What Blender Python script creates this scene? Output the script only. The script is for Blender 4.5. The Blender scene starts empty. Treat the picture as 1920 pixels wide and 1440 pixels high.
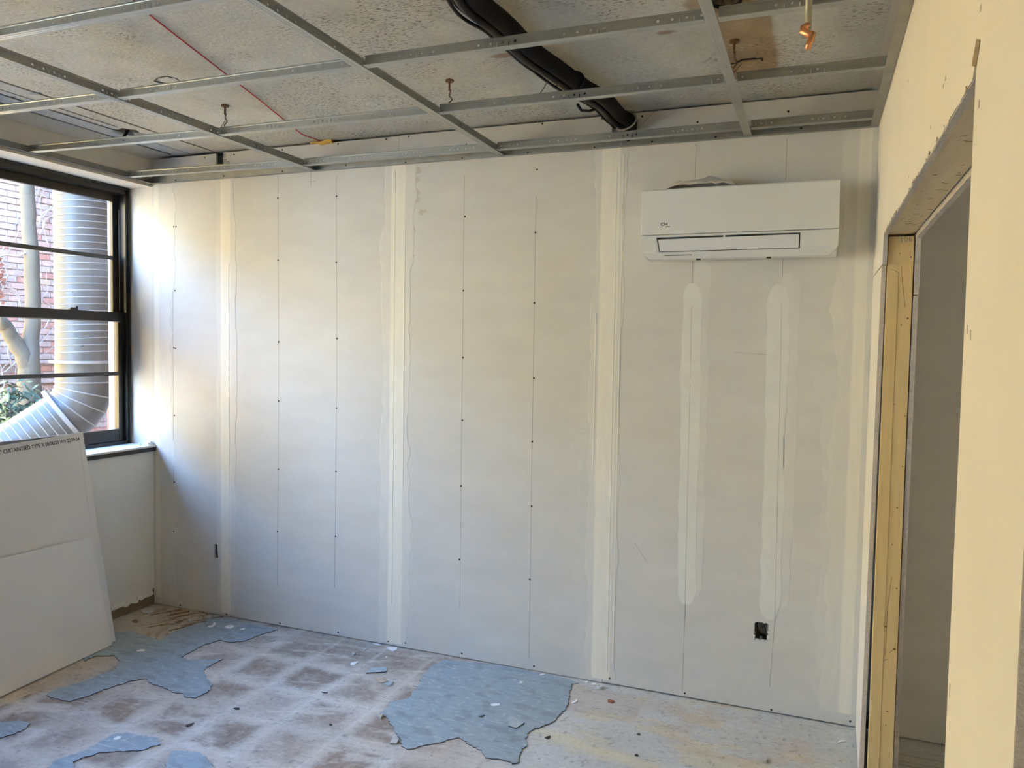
import bpy, bmesh, math, random
import numpy as np
from mathutils import Vector, Matrix

random.seed(7)
C = bpy.context.scene.collection
S = bpy.context.scene

# ---------------------------------------------------------------- camera, world, sun, exposure
YAW, PITCH, ROLL, FPX = 0.37243, -0.04875, 0.01641, 1457.04
CAM = Vector((3.40841, -3.82717, 1.72368))
def _axes():
    cy, sy, cp, sp = math.cos(YAW), math.sin(YAW), math.cos(PITCH), math.sin(PITCH)
    f = Vector((-sy*cp, cy*cp, sp)); r = Vector((cy, sy, 0)); u = r.cross(f)
    cr, sr = math.cos(ROLL), math.sin(ROLL)
    return cr*r + sr*u, -sr*r + cr*u, f
AR, AU, AF = _axes()
cam_d = bpy.data.cameras.new('camera'); cam = bpy.data.objects.new('camera', cam_d); C.objects.link(cam)
cam_d.sensor_width = 36.0; cam_d.lens = FPX/1920*36.0; cam_d.clip_start = 0.02; cam_d.clip_end = 200
cam.matrix_world = Matrix(((AR.x, AU.x, -AF.x, CAM.x), (AR.y, AU.y, -AF.y, CAM.y), (AR.z, AU.z, -AF.z, CAM.z), (0, 0, 0, 1)))
S.camera = cam

world = bpy.data.worlds.new('sky'); S.world = world; world.use_nodes = True
wn = world.node_tree.nodes; wl = world.node_tree.links
bg = wn['Background']
tc = wn.new('ShaderNodeTexCoord'); sx = wn.new('ShaderNodeSeparateXYZ'); rp = wn.new('ShaderNodeValToRGB')
wl.new(tc.outputs['Generated'], sx.inputs[0]); wl.new(sx.outputs['Z'], rp.inputs[0]); wl.new(rp.outputs[0], bg.inputs['Color'])
rp.color_ramp.elements[0].position = 0.0; rp.color_ramp.elements[0].color = (0.60, 0.79, 1.0, 1)
rp.color_ramp.elements[1].position = 1.0; rp.color_ramp.elements[1].color = (0.14, 0.38, 1.0, 1)
bg.inputs['Strength'].default_value = 33.0

sun_d = bpy.data.lights.new('sun', 'SUN'); sun = bpy.data.objects.new('sun', sun_d); C.objects.link(sun)
sun_d.energy = 98.0; sun_d.angle = 0.0093; sun_d.color = (1.0, 0.84, 0.56)
SUNDIR = Vector((0.66, -0.41, 0.63)).normalized()
sun.rotation_euler = SUNDIR.to_track_quat('Z', 'Y').to_euler()
sun.location = (8, -6, 12)
for (py0, py1) in ((-1.55, -0.02), (-3.25, -1.75), (-4.95, -3.45)):      # sampling portals for the daylight in the three windows
    pd = bpy.data.lights.new('window_portal', 'AREA'); po = bpy.data.objects.new('window_portal', pd); C.objects.link(po)
    pd.shape = 'RECTANGLE'; pd.size = 1.62; pd.size_y = py1-py0; pd.cycles.is_portal = True
    po.location = (-0.90, (py0+py1)/2, 1.87); po.rotation_euler = (0, -math.pi/2, 0)

vs = S.view_settings
vs.view_transform = 'Standard'; vs.look = 'None'; vs.gamma = 1.0; vs.use_curve_mapping = False
vs.exposure = -0.12
cy = S.cycles
cy.use_denoising = True
cy.max_bounces = 14; cy.diffuse_bounces = 8; cy.glossy_bounces = 5; cy.transparent_max_bounces = 16
cy.caustics_reflective = False; cy.caustics_refractive = False
cy.sample_clamp_indirect = 12.0

# ---------------------------------------------------------------- geometry helpers
def ray(u, v):
    return AF + AR*((u-960)/FPX) - AU*((v-720)/FPX)
def hit(u, v, ax, val):
    d = ray(u, v); t = (val-CAM[ax])/d[ax]; return CAM + d*t
def fl(u, v): return hit(u, v, 2, 0.0)
def bw(u, v): return hit(u, v, 1, 0.0)
def hitp(u, v, P, N):
    d = ray(u, v); t = (P-CAM).dot(N)/d.dot(N); return CAM + d*t

class MB:
    def __init__(s): s.v = []; s.f = []; s.uv = []
    def add(s, vs, fs, uvs=None):
        o = len(s.v); s.v += [tuple(x) for x in vs]; s.f += [tuple(i+o for i in f) for f in fs]
        s.uv += uvs if uvs else [None]*len(fs)
        return s
    def box(s, x0, x1, y0, y1, z0, z1):
        v = [(x, y, z) for x in (x0, x1) for y in (y0, y1) for z in (z0, z1)]
        return s.add(v, [(0,1,3,2),(4,6,7,5),(0,4,5,1),(2,3,7,6),(0,2,6,4),(1,5,7,3)])
    def hexa(s, b, t):                       # two quads (lists of 4 points, same order)
        v = list(b)+list(t)
        return s.add(v, [(3,2,1,0),(4,5,6,7),(0,1,5,4),(1,2,6,5),(2,3,7,6),(3,0,4,7)])
    def tube(s, pts, r, n=8, cap=True):
        pts = [Vector(p) for p in pts]; rr = r if isinstance(r, (list, tuple)) else [r]*len(pts)
        vs, fs = [], []; up = None
        for i, p in enumerate(pts):
            d = (pts[min(i+1, len(pts)-1)] - pts[max(i-1, 0)]).normalized()
            if up is None: up = d.orthogonal().normalized()
            up = (up - d*up.dot(d)).normalized(); w = d.cross(up)
            for k in range(n):
                a = 2*math.pi*k/n; vs.append(p + (up*math.cos(a)+w*math.sin(a))*rr[i])
        for i in range(len(pts)-1):
            for k in range(n):
                a, b = i*n+k, i*n+(k+1) % n; fs.append((a, b, b+n, a+n))
        if cap: fs.append(tuple(range(n))[::-1]); fs.append(tuple(range((len(pts)-1)*n, len(pts)*n)))
        return s.add(vs, fs)
    def prism(s, poly, off, up=Vector((0,0,1))):
        """a closed outline (list of points) thickened by vector off"""
        bm = bmesh.new(); vs = [bm.verts.new(p) for p in poly]
        try: f = bm.faces.new(vs)
        except ValueError: bm.free(); return s
        r = bmesh.ops.extrude_face_region(bm, geom=[f])
        bmesh.ops.translate(bm, vec=off, verts=[e for e in r['geom'] if isinstance(e, bmesh.types.BMVert)])
        bmesh.ops.recalc_face_normals(bm, faces=bm.faces)
        bmesh.ops.triangulate(bm, faces=[f for f in bm.faces if len(f.verts) > 4])
        bm.verts.index_update()
        s.add([v.co.copy() for v in bm.verts], [[v.index for v in f.verts] for f in bm.faces]); bm.free()
        return s

def wpos(o):
    p = Vector((0,0,0))
    while o is not None: p = p + o.location; o = o.parent
    return p
def obj(name, mb, mat, parent=None, loc=None, smooth=False, bevel=0, cols=None, attr='Col'):
    me = bpy.data.meshes.new(name)
    base = wpos(parent)
    if loc is not None: base = Vector(loc)
    me.from_pydata([tuple(Vector(v)-base) for v in mb.v], [], mb.f)
    if any(u is not None for u in mb.uv):
        ul = me.uv_layers.new(name='UVMap')
        for p, u in zip(me.polygons, mb.uv):
            if u is not None:
                for li, c in zip(p.loop_indices, u): ul.data[li].uv = c
    if cols is not None:
        a = me.color_attributes.new(attr, 'FLOAT_COLOR', 'POINT')
        a.data.foreach_set('color', np.asarray(cols, dtype=np.float32).ravel())
    me.update()
    bm = bmesh.new(); bm.from_mesh(me); bmesh.ops.recalc_face_normals(bm, faces=bm.faces); bm.to_mesh(me); bm.free()
    if mat: me.materials.append(mat)
    if smooth: me.polygons.foreach_set('use_smooth', [True]*len(me.polygons))
    o = bpy.data.objects.new(name, me); C.objects.link(o)
    if parent is not None: o.parent = parent; o.location = base - wpos(parent)
    else: o.location = base
    if bevel:
        b = o.modifiers.new('bevel', 'BEVEL'); b.width = bevel; b.segments = 2; b.limit_method = 'ANGLE'; b.angle_limit = 0.7
    return o
def tag(o, label, cat, group=None):
    o['label'] = label; o['category'] = cat
    if group: o['group'] = group
    return o
def thing(name, label, cat, loc, group=None):
    o = bpy.data.objects.new(name, None); C.objects.link(o); o.location = loc; o.empty_display_size = 0.05
    return tag(o, label, cat, group)
def struct(name, loc=(0,0,0)):
    o = bpy.data.objects.new(name, None); C.objects.link(o); o.location = loc; o['kind'] = 'structure'; return o
def solo(name, mb, mat, label, cat, group=None, **k):
    o = obj(name, mb, mat, loc=Vector(np.mean(np.array(mb.v), axis=0)), **k); return tag(o, label, cat, group)

def vnoise(x, y, seed=0):
    x = np.asarray(x, float); y = np.asarray(y, float)
    xi, yi = np.floor(x).astype(np.int64), np.floor(y).astype(np.int64); fx, fy = x-xi, y-yi
    fx = fx*fx*(3-2*fx); fy = fy*fy*(3-2*fy)
    def h(a, b):
        n = (a*374761393 + b*668265263 + seed*974711) & 0x7fffffff
        n = ((n ^ (n >> 13))*1274126177) & 0x7fffffff
        return ((n ^ (n >> 16)) & 0xffff)/65535.0
    return (h(xi,yi)*(1-fx)+h(xi+1,yi)*fx)*(1-fy) + (h(xi,yi+1)*(1-fx)+h(xi+1,yi+1)*fx)*fy
def fbm(x, y, seed=0, o=4):
    t, a, n = 0, 0.5, 0
    for i in range(o): t = t + a*vnoise(x*2**i, y*2**i, seed+i); n += a; a *= 0.5
    return t/n
def sstep(a, b, x): t = np.clip((x-a)/(b-a), 0, 1); return t*t*(3-2*t)
def inpoly(X, Y, poly):
    r = np.zeros(X.shape, bool); n = len(poly); j = n-1
    for i in range(n):
        xi, yi = poly[i][0], poly[i][1]; xj, yj = poly[j][0], poly[j][1]
        c = ((yi > Y) != (yj > Y)) & (X < (xj-xi)*(Y-yi)/((yj-yi) if yj != yi else 1e-9)+xi); r ^= c; j = i
    return r
def rough(poly, step=0.012, amp=0.003, seed=0):
    """subdivide a closed outline and make it ragged"""
    rnd = random.Random(seed); out = []; n = len(poly); m = 0.0
    for i in range(n):
        a, b = Vector(poly[i]), Vector(poly[(i+1) % n]); L = (b-a).length; k = max(1, int(L/step))
        for j in range(k):
            p = a.lerp(b, j/k)
            out.append(p + Vector((rnd.gauss(0, amp), rnd.gauss(0, amp), 0)) if j else p)
    return out
def tensor(name, xs, ys, zfun, cfun, mat):
    xs = np.array(xs); ys = np.array(ys); X, Y = np.meshgrid(xs, ys); nx, ny = len(xs), len(ys)
    Z = zfun(X, Y); me = bpy.data.meshes.new(name)
    co = np.stack([X, Y, Z], -1).reshape(-1, 3).astype(np.float32)
    i = (np.arange(ny-1)[:, None]*nx + np.arange(nx-1)[None, :]).ravel()
    q = np.stack([i, i+1, i+nx+1, i+nx], -1).astype(np.int32)
    me.vertices.add(len(co)); me.vertices.foreach_set('co', co.ravel())
    me.loops.add(q.size); me.loops.foreach_set('vertex_index', q.ravel())
    me.polygons.add(len(q)); me.polygons.foreach_set('loop_start', np.arange(0, q.size, 4, dtype=np.int32))
    me.polygons.foreach_set('use_smooth', np.ones(len(q), bool))
    me.update(calc_edges=True); me.validate()
    if cfun is not None:
        a = me.color_attributes.new('Col', 'FLOAT_COLOR', 'POINT')
        c = np.ones((ny, nx, 4), np.float32); cc = cfun(X, Y); c[..., :cc.shape[-1]] = cc; a.data.foreach_set('color', c.ravel())
    me.materials.append(mat)
    o = bpy.data.objects.new(name, me); C.objects.link(o); return o

# ---------------------------------------------------------------- materials
def mat(name, color, rough=0.8, metal=0.0, var=0.0, vscale=6.0, vdet=4, bump=0.0, bscale=60.0, stretch=(1,1,1), color2=None,
        attr=None, spec=0.4, attr2=None):
    m = bpy.data.materials.new(name); m.use_nodes = True; nt = m.node_tree; N = nt.nodes; L = nt.links
    b = N['Principled BSDF']; b.inputs['Roughness'].default_value = rough; b.inputs['Metallic'].default_value = metal
    b.inputs['Specular IOR Level'].default_value = spec
    b.inputs['Base Color'].default_value = (*color, 1)
    t = N.new('ShaderNodeTexCoord'); mp = N.new('ShaderNodeMapping'); mp.inputs['Scale'].default_value = stretch
    L.new(t.outputs['Object'], mp.inputs[0])
    src = None
    if attr:
        a = N.new('ShaderNodeAttribute'); a.attribute_name = attr; src = a.outputs['Color']
        if color2:                                   # attribute as a mix factor between two colours
            mx = N.new('ShaderNodeMix'); mx.data_type = 'RGBA'; mx.inputs['A'].default_value = (*color, 1); mx.inputs['B'].default_value = (*color2, 1)
            L.new(a.outputs['Fac'], mx.inputs['Factor']); src = mx.outputs['Result']
    if var:
        n = N.new('ShaderNodeTexNoise'); n.inputs['Scale'].default_value = vscale; n.inputs['Detail'].default_value = vdet
        L.new(mp.outputs[0], n.inputs['Vector'])
        if color2 and not attr:
            mx = N.new('ShaderNodeMix'); mx.data_type = 'RGBA'; mx.inputs['A'].default_value = (*color, 1); mx.inputs['B'].default_value = (*color2, 1)
            mr = N.new('ShaderNodeMapRange'); mr.inputs[1].default_value = 0.5-0.25/max(var, .05)*0.5; mr.inputs[2].default_value = 0.5+0.25/max(var, .05)*0.5
            L.new(n.outputs['Fac'], mr.inputs[0]); L.new(mr.outputs[0], mx.inputs['Factor']); L.new(mx.outputs['Result'], b.inputs['Base Color'])
        else:
            mr = N.new('ShaderNodeMapRange'); mr.inputs[1].default_value = 0.25; mr.inputs[2].default_value = 0.75
            mr.inputs[3].default_value = 1-var; mr.inputs[4].default_value = 1+var; L.new(n.outputs['Fac'], mr.inputs[0])
            mu = N.new('ShaderNodeMix'); mu.data_type = 'RGBA'; mu.blend_type = 'MULTIPLY'; mu.inputs['Factor'].default_value = 1
            if src: L.new(src, mu.inputs['A'])
            else: mu.inputs['A'].default_value = (*color, 1)
            L.new(mr.outputs[0], mu.inputs['B']); L.new(mu.outputs['Result'], b.inputs['Base Color'])
    elif src: L.new(src, b.inputs['Base Color'])
    if bump:
        n2 = N.new('ShaderNodeTexNoise'); n2.inputs['Scale'].default_value = bscale; n2.inputs['Detail'].default_value = 5
        L.new(mp.outputs[0], n2.inputs['Vector'])
        bp = N.new('ShaderNodeBump'); bp.inputs['Strength'].default_value = bump; bp.inputs['Distance'].default_value = 0.01
        L.new(n2.outputs['Fac'], bp.inputs['Height']); L.new(bp.outputs[0], b.inputs['Normal'])
    return m

PAPER = (0.60, 0.59, 0.565); MUD = (0.80, 0.76, 0.665)
M = {}
M['paper'] = mat('gypsum_paper', PAPER, 0.85, var=0.05, vscale=3.5, bump=0.06, bscale=220, stretch=(1,1,2.5), spec=.25)
M['paper_back'] = mat('gypsum_paper_loose', (0.67, 0.66, 0.645), 0.85, var=0.03, vscale=5, bump=0.08, bscale=250, spec=.25)
M['paper_front'] = mat('gypsum_paper_pale', (0.72, 0.71, 0.70), 0.85, var=0.03, vscale=5, bump=0.08, bscale=250, spec=.25)
M['mud'] = mat('joint_compound', PAPER, 0.8, var=0.04, vscale=14, attr='fade', color2=MUD, bump=0.10, bscale=40, stretch=(3,1,.5), spec=.25)
M['mudwhite'] = mat('joint_compound_pale', PAPER, 0.8, var=0.04, vscale=14, attr='fade', color2=(0.74, 0.735, 0.69), bump=0.06, bscale=40, spec=.25)
M['skim'] = mat('skim_coat_cream', (0.76, 0.715, 0.63), 0.75, var=0.05, vscale=2.2, bump=0.05, bscale=25, color2=None, spec=.3)
M['leftwall'] = mat('painted_plaster', (0.76, 0.755, 0.725), 0.8, var=0.05, vscale=4, bump=0.08, bscale=30, spec=.3)
M['plaster'] = mat('old_plaster', (0.66, 0.62, 0.54), 0.85, var=0.05, vscale=4, bump=0.1, bscale=30, spec=.3)
M['gypsum'] = mat('gypsum_core', (0.52, 0.49, 0.47), 0.95, var=0.12, vscale=60, bump=0.5, bscale=180)
M['gypsum_dark'] = mat('gypsum_core_brown', (0.20, 0.16, 0.115), 0.95, var=0.2, vscale=40, bump=0.5, bscale=120)
M['concrete'] = mat('painted_concrete', (.6,.6,.6), 0.9, var=0.09, vscale=45, vdet=6, attr='Col', bump=0.35, bscale=70, spec=.2)
def pits(m, sx_, sy_, lo_, hi_, k_):
    nt = m.node_tree; N = nt.nodes; L = nt.links; b = N['Principled BSDF']; src = b.inputs['Base Color'].links[0].from_socket
    t = N.new('ShaderNodeTexCoord'); mp = N.new('ShaderNodeMapping'); mp.inputs['Scale'].default_value = (sx_, sy_, 1); L.new(t.outputs['Object'], mp.inputs[0])
    n = N.new('ShaderNodeTexNoise'); n.inputs['Scale'].default_value = 1; n.inputs['Detail'].default_value = 3; n.inputs['Roughness'].default_value = .6; L.new(mp.outputs[0], n.inputs['Vector'])
    mr = N.new('ShaderNodeMapRange'); mr.inputs[1].default_value = lo_; mr.inputs[2].default_value = hi_; mr.inputs[4].default_value = k_; L.new(n.outputs['Fac'], mr.inputs[0])
    a = N.new('ShaderNodeAttribute'); a.attribute_name = 'Col'; mu = N.new('ShaderNodeMath'); mu.operation = 'MULTIPLY'; L.new(mr.outputs[0], mu.inputs[0]); L.new(a.outputs['Alpha'], mu.inputs[1])
    mx = N.new('ShaderNodeMix'); mx.data_type = 'RGBA'; L.new(mu.outputs[0], mx.inputs['Factor']); L.new(src, mx.inputs['A']); mx.inputs['B'].default_value = (.13, .125, .115, 1)
    L.new(mx.outputs['Result'], b.inputs['Base Color'])
pits(M['concrete'], 48, 125, .53, .65, .95)
M['floor'] = mat('bare_subfloor', (.6,.6,.6), 0.75, var=0.10, vscale=60, vdet=6, attr='Col', bump=0.25, bscale=50, spec=.3)
M['slab'] = mat('plain_slab', (0.5, 0.48, 0.45), 0.9, var=.05)
M['galv'] = mat('galvanized_steel', (0.33, 0.34, 0.325), 0.36, metal=0.85, var=0.10, vscale=25, spec=.5, stretch=(.4,.4,3))
M['flange'] = mat('galvanized_lit_flange', (0.42, 0.44, 0.435), 0.36, metal=0.8, var=0.06, vscale=25, spec=.5, stretch=(.4,.4,3))  # lighter than the web: floor light on the underside put into the colour
M['galv_dull'] = mat('galvanized_dull', (0.30, 0.31, 0.305), 0.5, metal=0.8, var=0.12, vscale=15, spec=.5)
M['black'] = mat('black_paint', (0.013, 0.012, 0.011), 0.35, var=.1, vscale=20)
M['muntin'] = mat('charcoal_paint', (0.05, 0.052, 0.055), 0.45)
M['void'] = mat('dark_shade_and_metal', (0.02, 0.017, 0.014), 0.9)  # near-black: shade painted into wall gaps, also the broken metal
M['dust'] = mat('dark_mark', (0.03, 0.025, 0.02), 0.9)
M['pencil'] = mat('pencil_graphite', (0.30, 0.28, 0.26), 0.9)
M['ink'] = mat('printing_ink', (0.035, 0.035, 0.04), 0.8)
M['ac'] = mat('white_plastic', (0.72, 0.725, 0.71), 0.35, spec=.5)
M['ac_flap'] = mat('white_plastic_flap', (0.76, 0.76, 0.78), 0.35, spec=.5)
M['ac_dark'] = mat('dark_plastic', (0.03, 0.027, 0.024), 0.5)
M['wood'] = mat('pine_wood', (0.72, 0.56, 0.30), 0.65, var=0.5, vscale=9, vdet=5, stretch=(6,6,.35), color2=(0.62, 0.46, 0.22), bump=.08, bscale=30, spec=.3)
M['plywood'] = mat('header_lumber', (0.76, 0.65, 0.45), 0.7, var=0.5, vscale=7, vdet=5, stretch=(4,.4,4), color2=(0.64, 0.53, 0.34), bump=.08, bscale=30, spec=.3)
M['knot'] = mat('wood_knot', (0.20, 0.11, 0.04), 0.7)
M['splinter'] = mat('splintered_wood', (0.23, 0.15, 0.09), 0.85, var=.3, vscale=30)
M['splinter_pale'] = mat('splintered_wood_pale', (0.46, 0.37, 0.27), 0.85, var=.25, vscale=30)
M['vinyl'] = mat('blue_grey_vinyl', (0.215, 0.285, 0.345), 0.42, var=0.45, vscale=16, vdet=8, stretch=(1,2.2,1), color2=(0.305, 0.38, 0.44), bump=0.05, bscale=60, spec=.45)
M['vinyl_edge'] = mat('vinyl_broken_edge', (0.055, 0.04, 0.035), 0.9)
M['vinyl_chip'] = mat('blue_grey_vinyl_chip', (0.36, 0.42, 0.46), 0.5, var=.15, vscale=30)
def scratches(m, specs):
    nt = m.node_tree; N = nt.nodes; L = nt.links; b = N['Principled BSDF']; src = b.inputs['Base Color'].links[0].from_socket
    t = N.new('ShaderNodeTexCoord')
    for rot, sc, lo_, k_, col in specs:
        mp = N.new('ShaderNodeMapping'); mp.inputs['Scale'].default_value = sc; mp.inputs['Rotation'].default_value = (0, 0, rot); L.new(t.outputs['Object'], mp.inputs[0])
        n = N.new('ShaderNodeTexNoise'); n.inputs['Scale'].default_value = 1; n.inputs['Detail'].default_value = 3; L.new(mp.outputs[0], n.inputs['Vector'])
        mr = N.new('ShaderNodeMapRange'); mr.inputs[1].default_value = lo_; mr.inputs[2].default_value = lo_+.08; mr.inputs[4].default_value = k_; L.new(n.outputs['Fac'], mr.inputs[0])
        mx = N.new('ShaderNodeMix'); mx.data_type = 'RGBA'; L.new(mr.outputs[0], mx.inputs['Factor']); L.new(src, mx.inputs['A']); mx.inputs['B'].default_value = col; src = mx.outputs['Result']
    L.new(src, b.inputs['Base Color'])
scratches(M['vinyl'], ((.5, (5, 70, 1), .64, .6, (.52,.57,.60,1)), (-.6, (4, 60, 1), .65, .55, (.52,.57,.60,1)), (.1, (26, 40, 1), .58, .5, (.47,.53,.56,1)), (.3, (9, 16, 1), .55, .45, (.14,.18,.20,1))))
scratches(M['floor'], ((.75, (5, 55, 1), .60, .30, (.58,.57,.54,1)), (-.5, (6, 70, 1), .63, .25, (.58,.57,.54,1)), (.65, (7, 40, 1), .60, .28, (.20,.16,.14,1)), (0, (70, 70, 1), .64, .35, (.22,.19,.17,1)), (.2, (22, 30, 1), .56, .22, (.60,.58,.54,1))))
M['tape_pale'] = mat('pale_tape', (.62,.62,.60), .6)
M['white_chip'] = mat('white_plaster_chip', (0.82, 0.82, 0.80), 0.8)
M['grey_chip'] = mat('grey_chip', (0.46, 0.45, 0.42), 0.85, var=.15, vscale=40)
M['dark_chip'] = mat('dark_chip', (0.07, 0.065, 0.06), 0.85)
M['red_chip'] = mat('red_brown_chip', (0.33, 0.12, 0.07), 0.8)
M['rubber'] = mat('black_foam_insulation', (0.006, 0.006, 0.006), 0.75, spec=.15, bump=.2, bscale=60)
M['tape'] = mat('black_tape', (0.010, 0.010, 0.011), 0.45, spec=.25)
M['tiegrey'] = mat('grey_tie', (0.25, 0.25, 0.24), 0.6)
M['copper'] = mat('copper', (0.62, 0.30, 0.17), 0.35, metal=.85, var=.2, vscale=30)
M['conduit'] = mat('grey_conduit', (0.26, 0.26, 0.24), 0.5, metal=.4)
M['rust'] = mat('rusty_iron', (0.14, 0.075, 0.04), 0.85, metal=.2, var=.3, vscale=80)
M['red'] = mat('red_cord', (0.42, 0.03, 0.05), 0.7)
M['foam'] = mat('orange_foam', (0.52, 0.34, 0.09), 0.9, var=.2, vscale=50, bump=.6, bscale=60)
M['plastic'] = mat('crumpled_plastic', (0.62, 0.58, 0.52), 0.3, spec=.5)
M['wire'] = mat('white_wire', (0.60, 0.58, 0.55), 0.4)
M['box'] = mat('steel_box', (0.10, 0.085, 0.07), 0.5, metal=.6)
M['brickout'] = mat('exterior_masonry', (0.30, 0.22, 0.18), 0.9, var=.1)
M['bounce'] = mat('cream_bounce_wall', (0.73, 0.56, 0.26), 0.9, var=.06, vscale=2)  # warm colour for the unseen wall that bounces sunlight indoors
M['reveal'] = mat('cream_outer_reveal', (0.78, 0.72, 0.58), 0.7)
M['mortar'] = mat('old_mortar', (0.36, 0.30, 0.27), 0.95, var=.15, vscale=20)
BR = [mat('brick_%s' % n, c, 0.9, var=.22, vscale=25, bump=.4, bscale=50) for n, c in
      (('pink', (.44,.32,.27)), ('grey', (.40,.335,.29)), ('red', (.42,.22,.17)), ('buff', (.46,.36,.27)), ('mauve', (.38,.305,.27)))]
M['duct'] = mat('grey_painted_duct', (0.045, 0.048, 0.047), 0.30, var=.06, vscale=10, spec=.3)
M['duct_rib'] = mat('grey_painted_rib', (0.15, 0.157, 0.155), 0.3, spec=.3)
M['bark'] = mat('pale_bark', (0.115, 0.104, 0.075), 0.9, var=.35, vscale=9, color2=(0.065, 0.06, 0.045), stretch=(1,1,.5), bump=.12, bscale=12)
M['vine'] = mat('dry_vine', (0.36, 0.31, 0.27), 0.9)
M['orangeleaf'] = mat('orange_leaf', (0.22, 0.085, 0.05), 0.8)
M['leaf'] = mat('evergreen_leaf', (0.035, 0.06, 0.04), 0.7, var=.5, vscale=5, color2=(0.075, 0.11, 0.08), spec=.15)
M['ground'] = mat('courtyard_ground', (0.46, 0.39, 0.28), 0.95, var=.2, vscale=3, bump=.4, bscale=20)
M['steelbrown'] = mat('brown_steel', (0.19, 0.10, 0.075), 0.7)

gm = bpy.data.materials.new('window_glass'); gm.use_nodes = True; nt = gm.node_tree; nt.nodes.clear()
o_ = nt.nodes.new('ShaderNodeOutputMaterial'); mx_ = nt.nodes.new('ShaderNodeMixShader'); tr_ = nt.nodes.new('ShaderNodeBsdfTransparent'); gl_ = nt.nodes.new('ShaderNodeBsdfGlossy')
fr_ = nt.nodes.new('ShaderNodeFresnel'); fr_.inputs[0].default_value = 1.45; gl_.inputs['Roughness'].default_value = 0.0; tr_.inputs[0].default_value = (0.95, 0.97, 0.97, 1)
nt.links.new(fr_.outputs[0], mx_.inputs[0]); nt.links.new(tr_.outputs[0], mx_.inputs[1]); nt.links.new(gl_.outputs[0], mx_.inputs[2]); nt.links.new(mx_.outputs[0], o_.inputs[0])
M['glass'] = gm

def punched():
    """galvanized web with the punched holes and slots of a ceiling tee, cut through by the material"""
    m = M['galv'].copy(); m.name = 'galvanized_punched_web'; nt = m.node_tree; N = nt.nodes; L = nt.links
    uv = N.new('ShaderNodeUVMap'); uv.uv_map = 'UVMap'; sp = N.new('ShaderNodeSeparateXYZ'); L.new(uv.outputs[0], sp.inputs[0])
    def mth(op, a, b=None):
        n = N.new('ShaderNodeMath'); n.operation = op
        for i, x in enumerate((a, b)):
            if x is None: continue
            if isinstance(x, (int, float)): n.inputs[i].default_value = x
            else: L.new(x, n.inputs[i])
        return n.outputs[0]
    u = mth('MODULO', mth('ADD', sp.outputs[0], 30.5), 0.305); v = sp.outputs[1]
    hole = None
    for k in range(4):
        d = mth('SQRT', mth('ADD', mth('POWER', mth('SUBTRACT', u, 0.05+0.0445*k), 2.0), mth('POWER', mth('SUBTRACT', v, 0.0185), 2.0)))
        h = mth('LESS_THAN', d, 0.0046); hole = h if hole is None else mth('MAXIMUM', hole, h)
    for k in range(3):
        a = mth('LESS_THAN', mth('ABSOLUTE', mth('SUBTRACT', u, 0.0722+0.0445*k)), 0.0017)
        b = mth('LESS_THAN', mth('ABSOLUTE', mth('SUBTRACT', v, 0.0125)), 0.0075)
        hole = mth('MAXIMUM', hole, mth('MULTIPLY', a, b))
    out = N['Material Output']; pb = N['Principled BSDF']; t = N.new('ShaderNodeBsdfTransparent'); mx = N.new('ShaderNodeMixShader')
    L.new(hole, mx.inputs[0]); L.new(pb.outputs[0], mx.inputs[1]); L.new(t.outputs[0], mx.inputs[2]); L.new(mx.outputs[0], out.inputs[0])
    return m
M['web'] = punched()

# ---------------------------------------------------------------- dimensions
XL, XR, H, ZC = -0.575, 3.633, 2.717, 2.888
YS = -6.0

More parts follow.
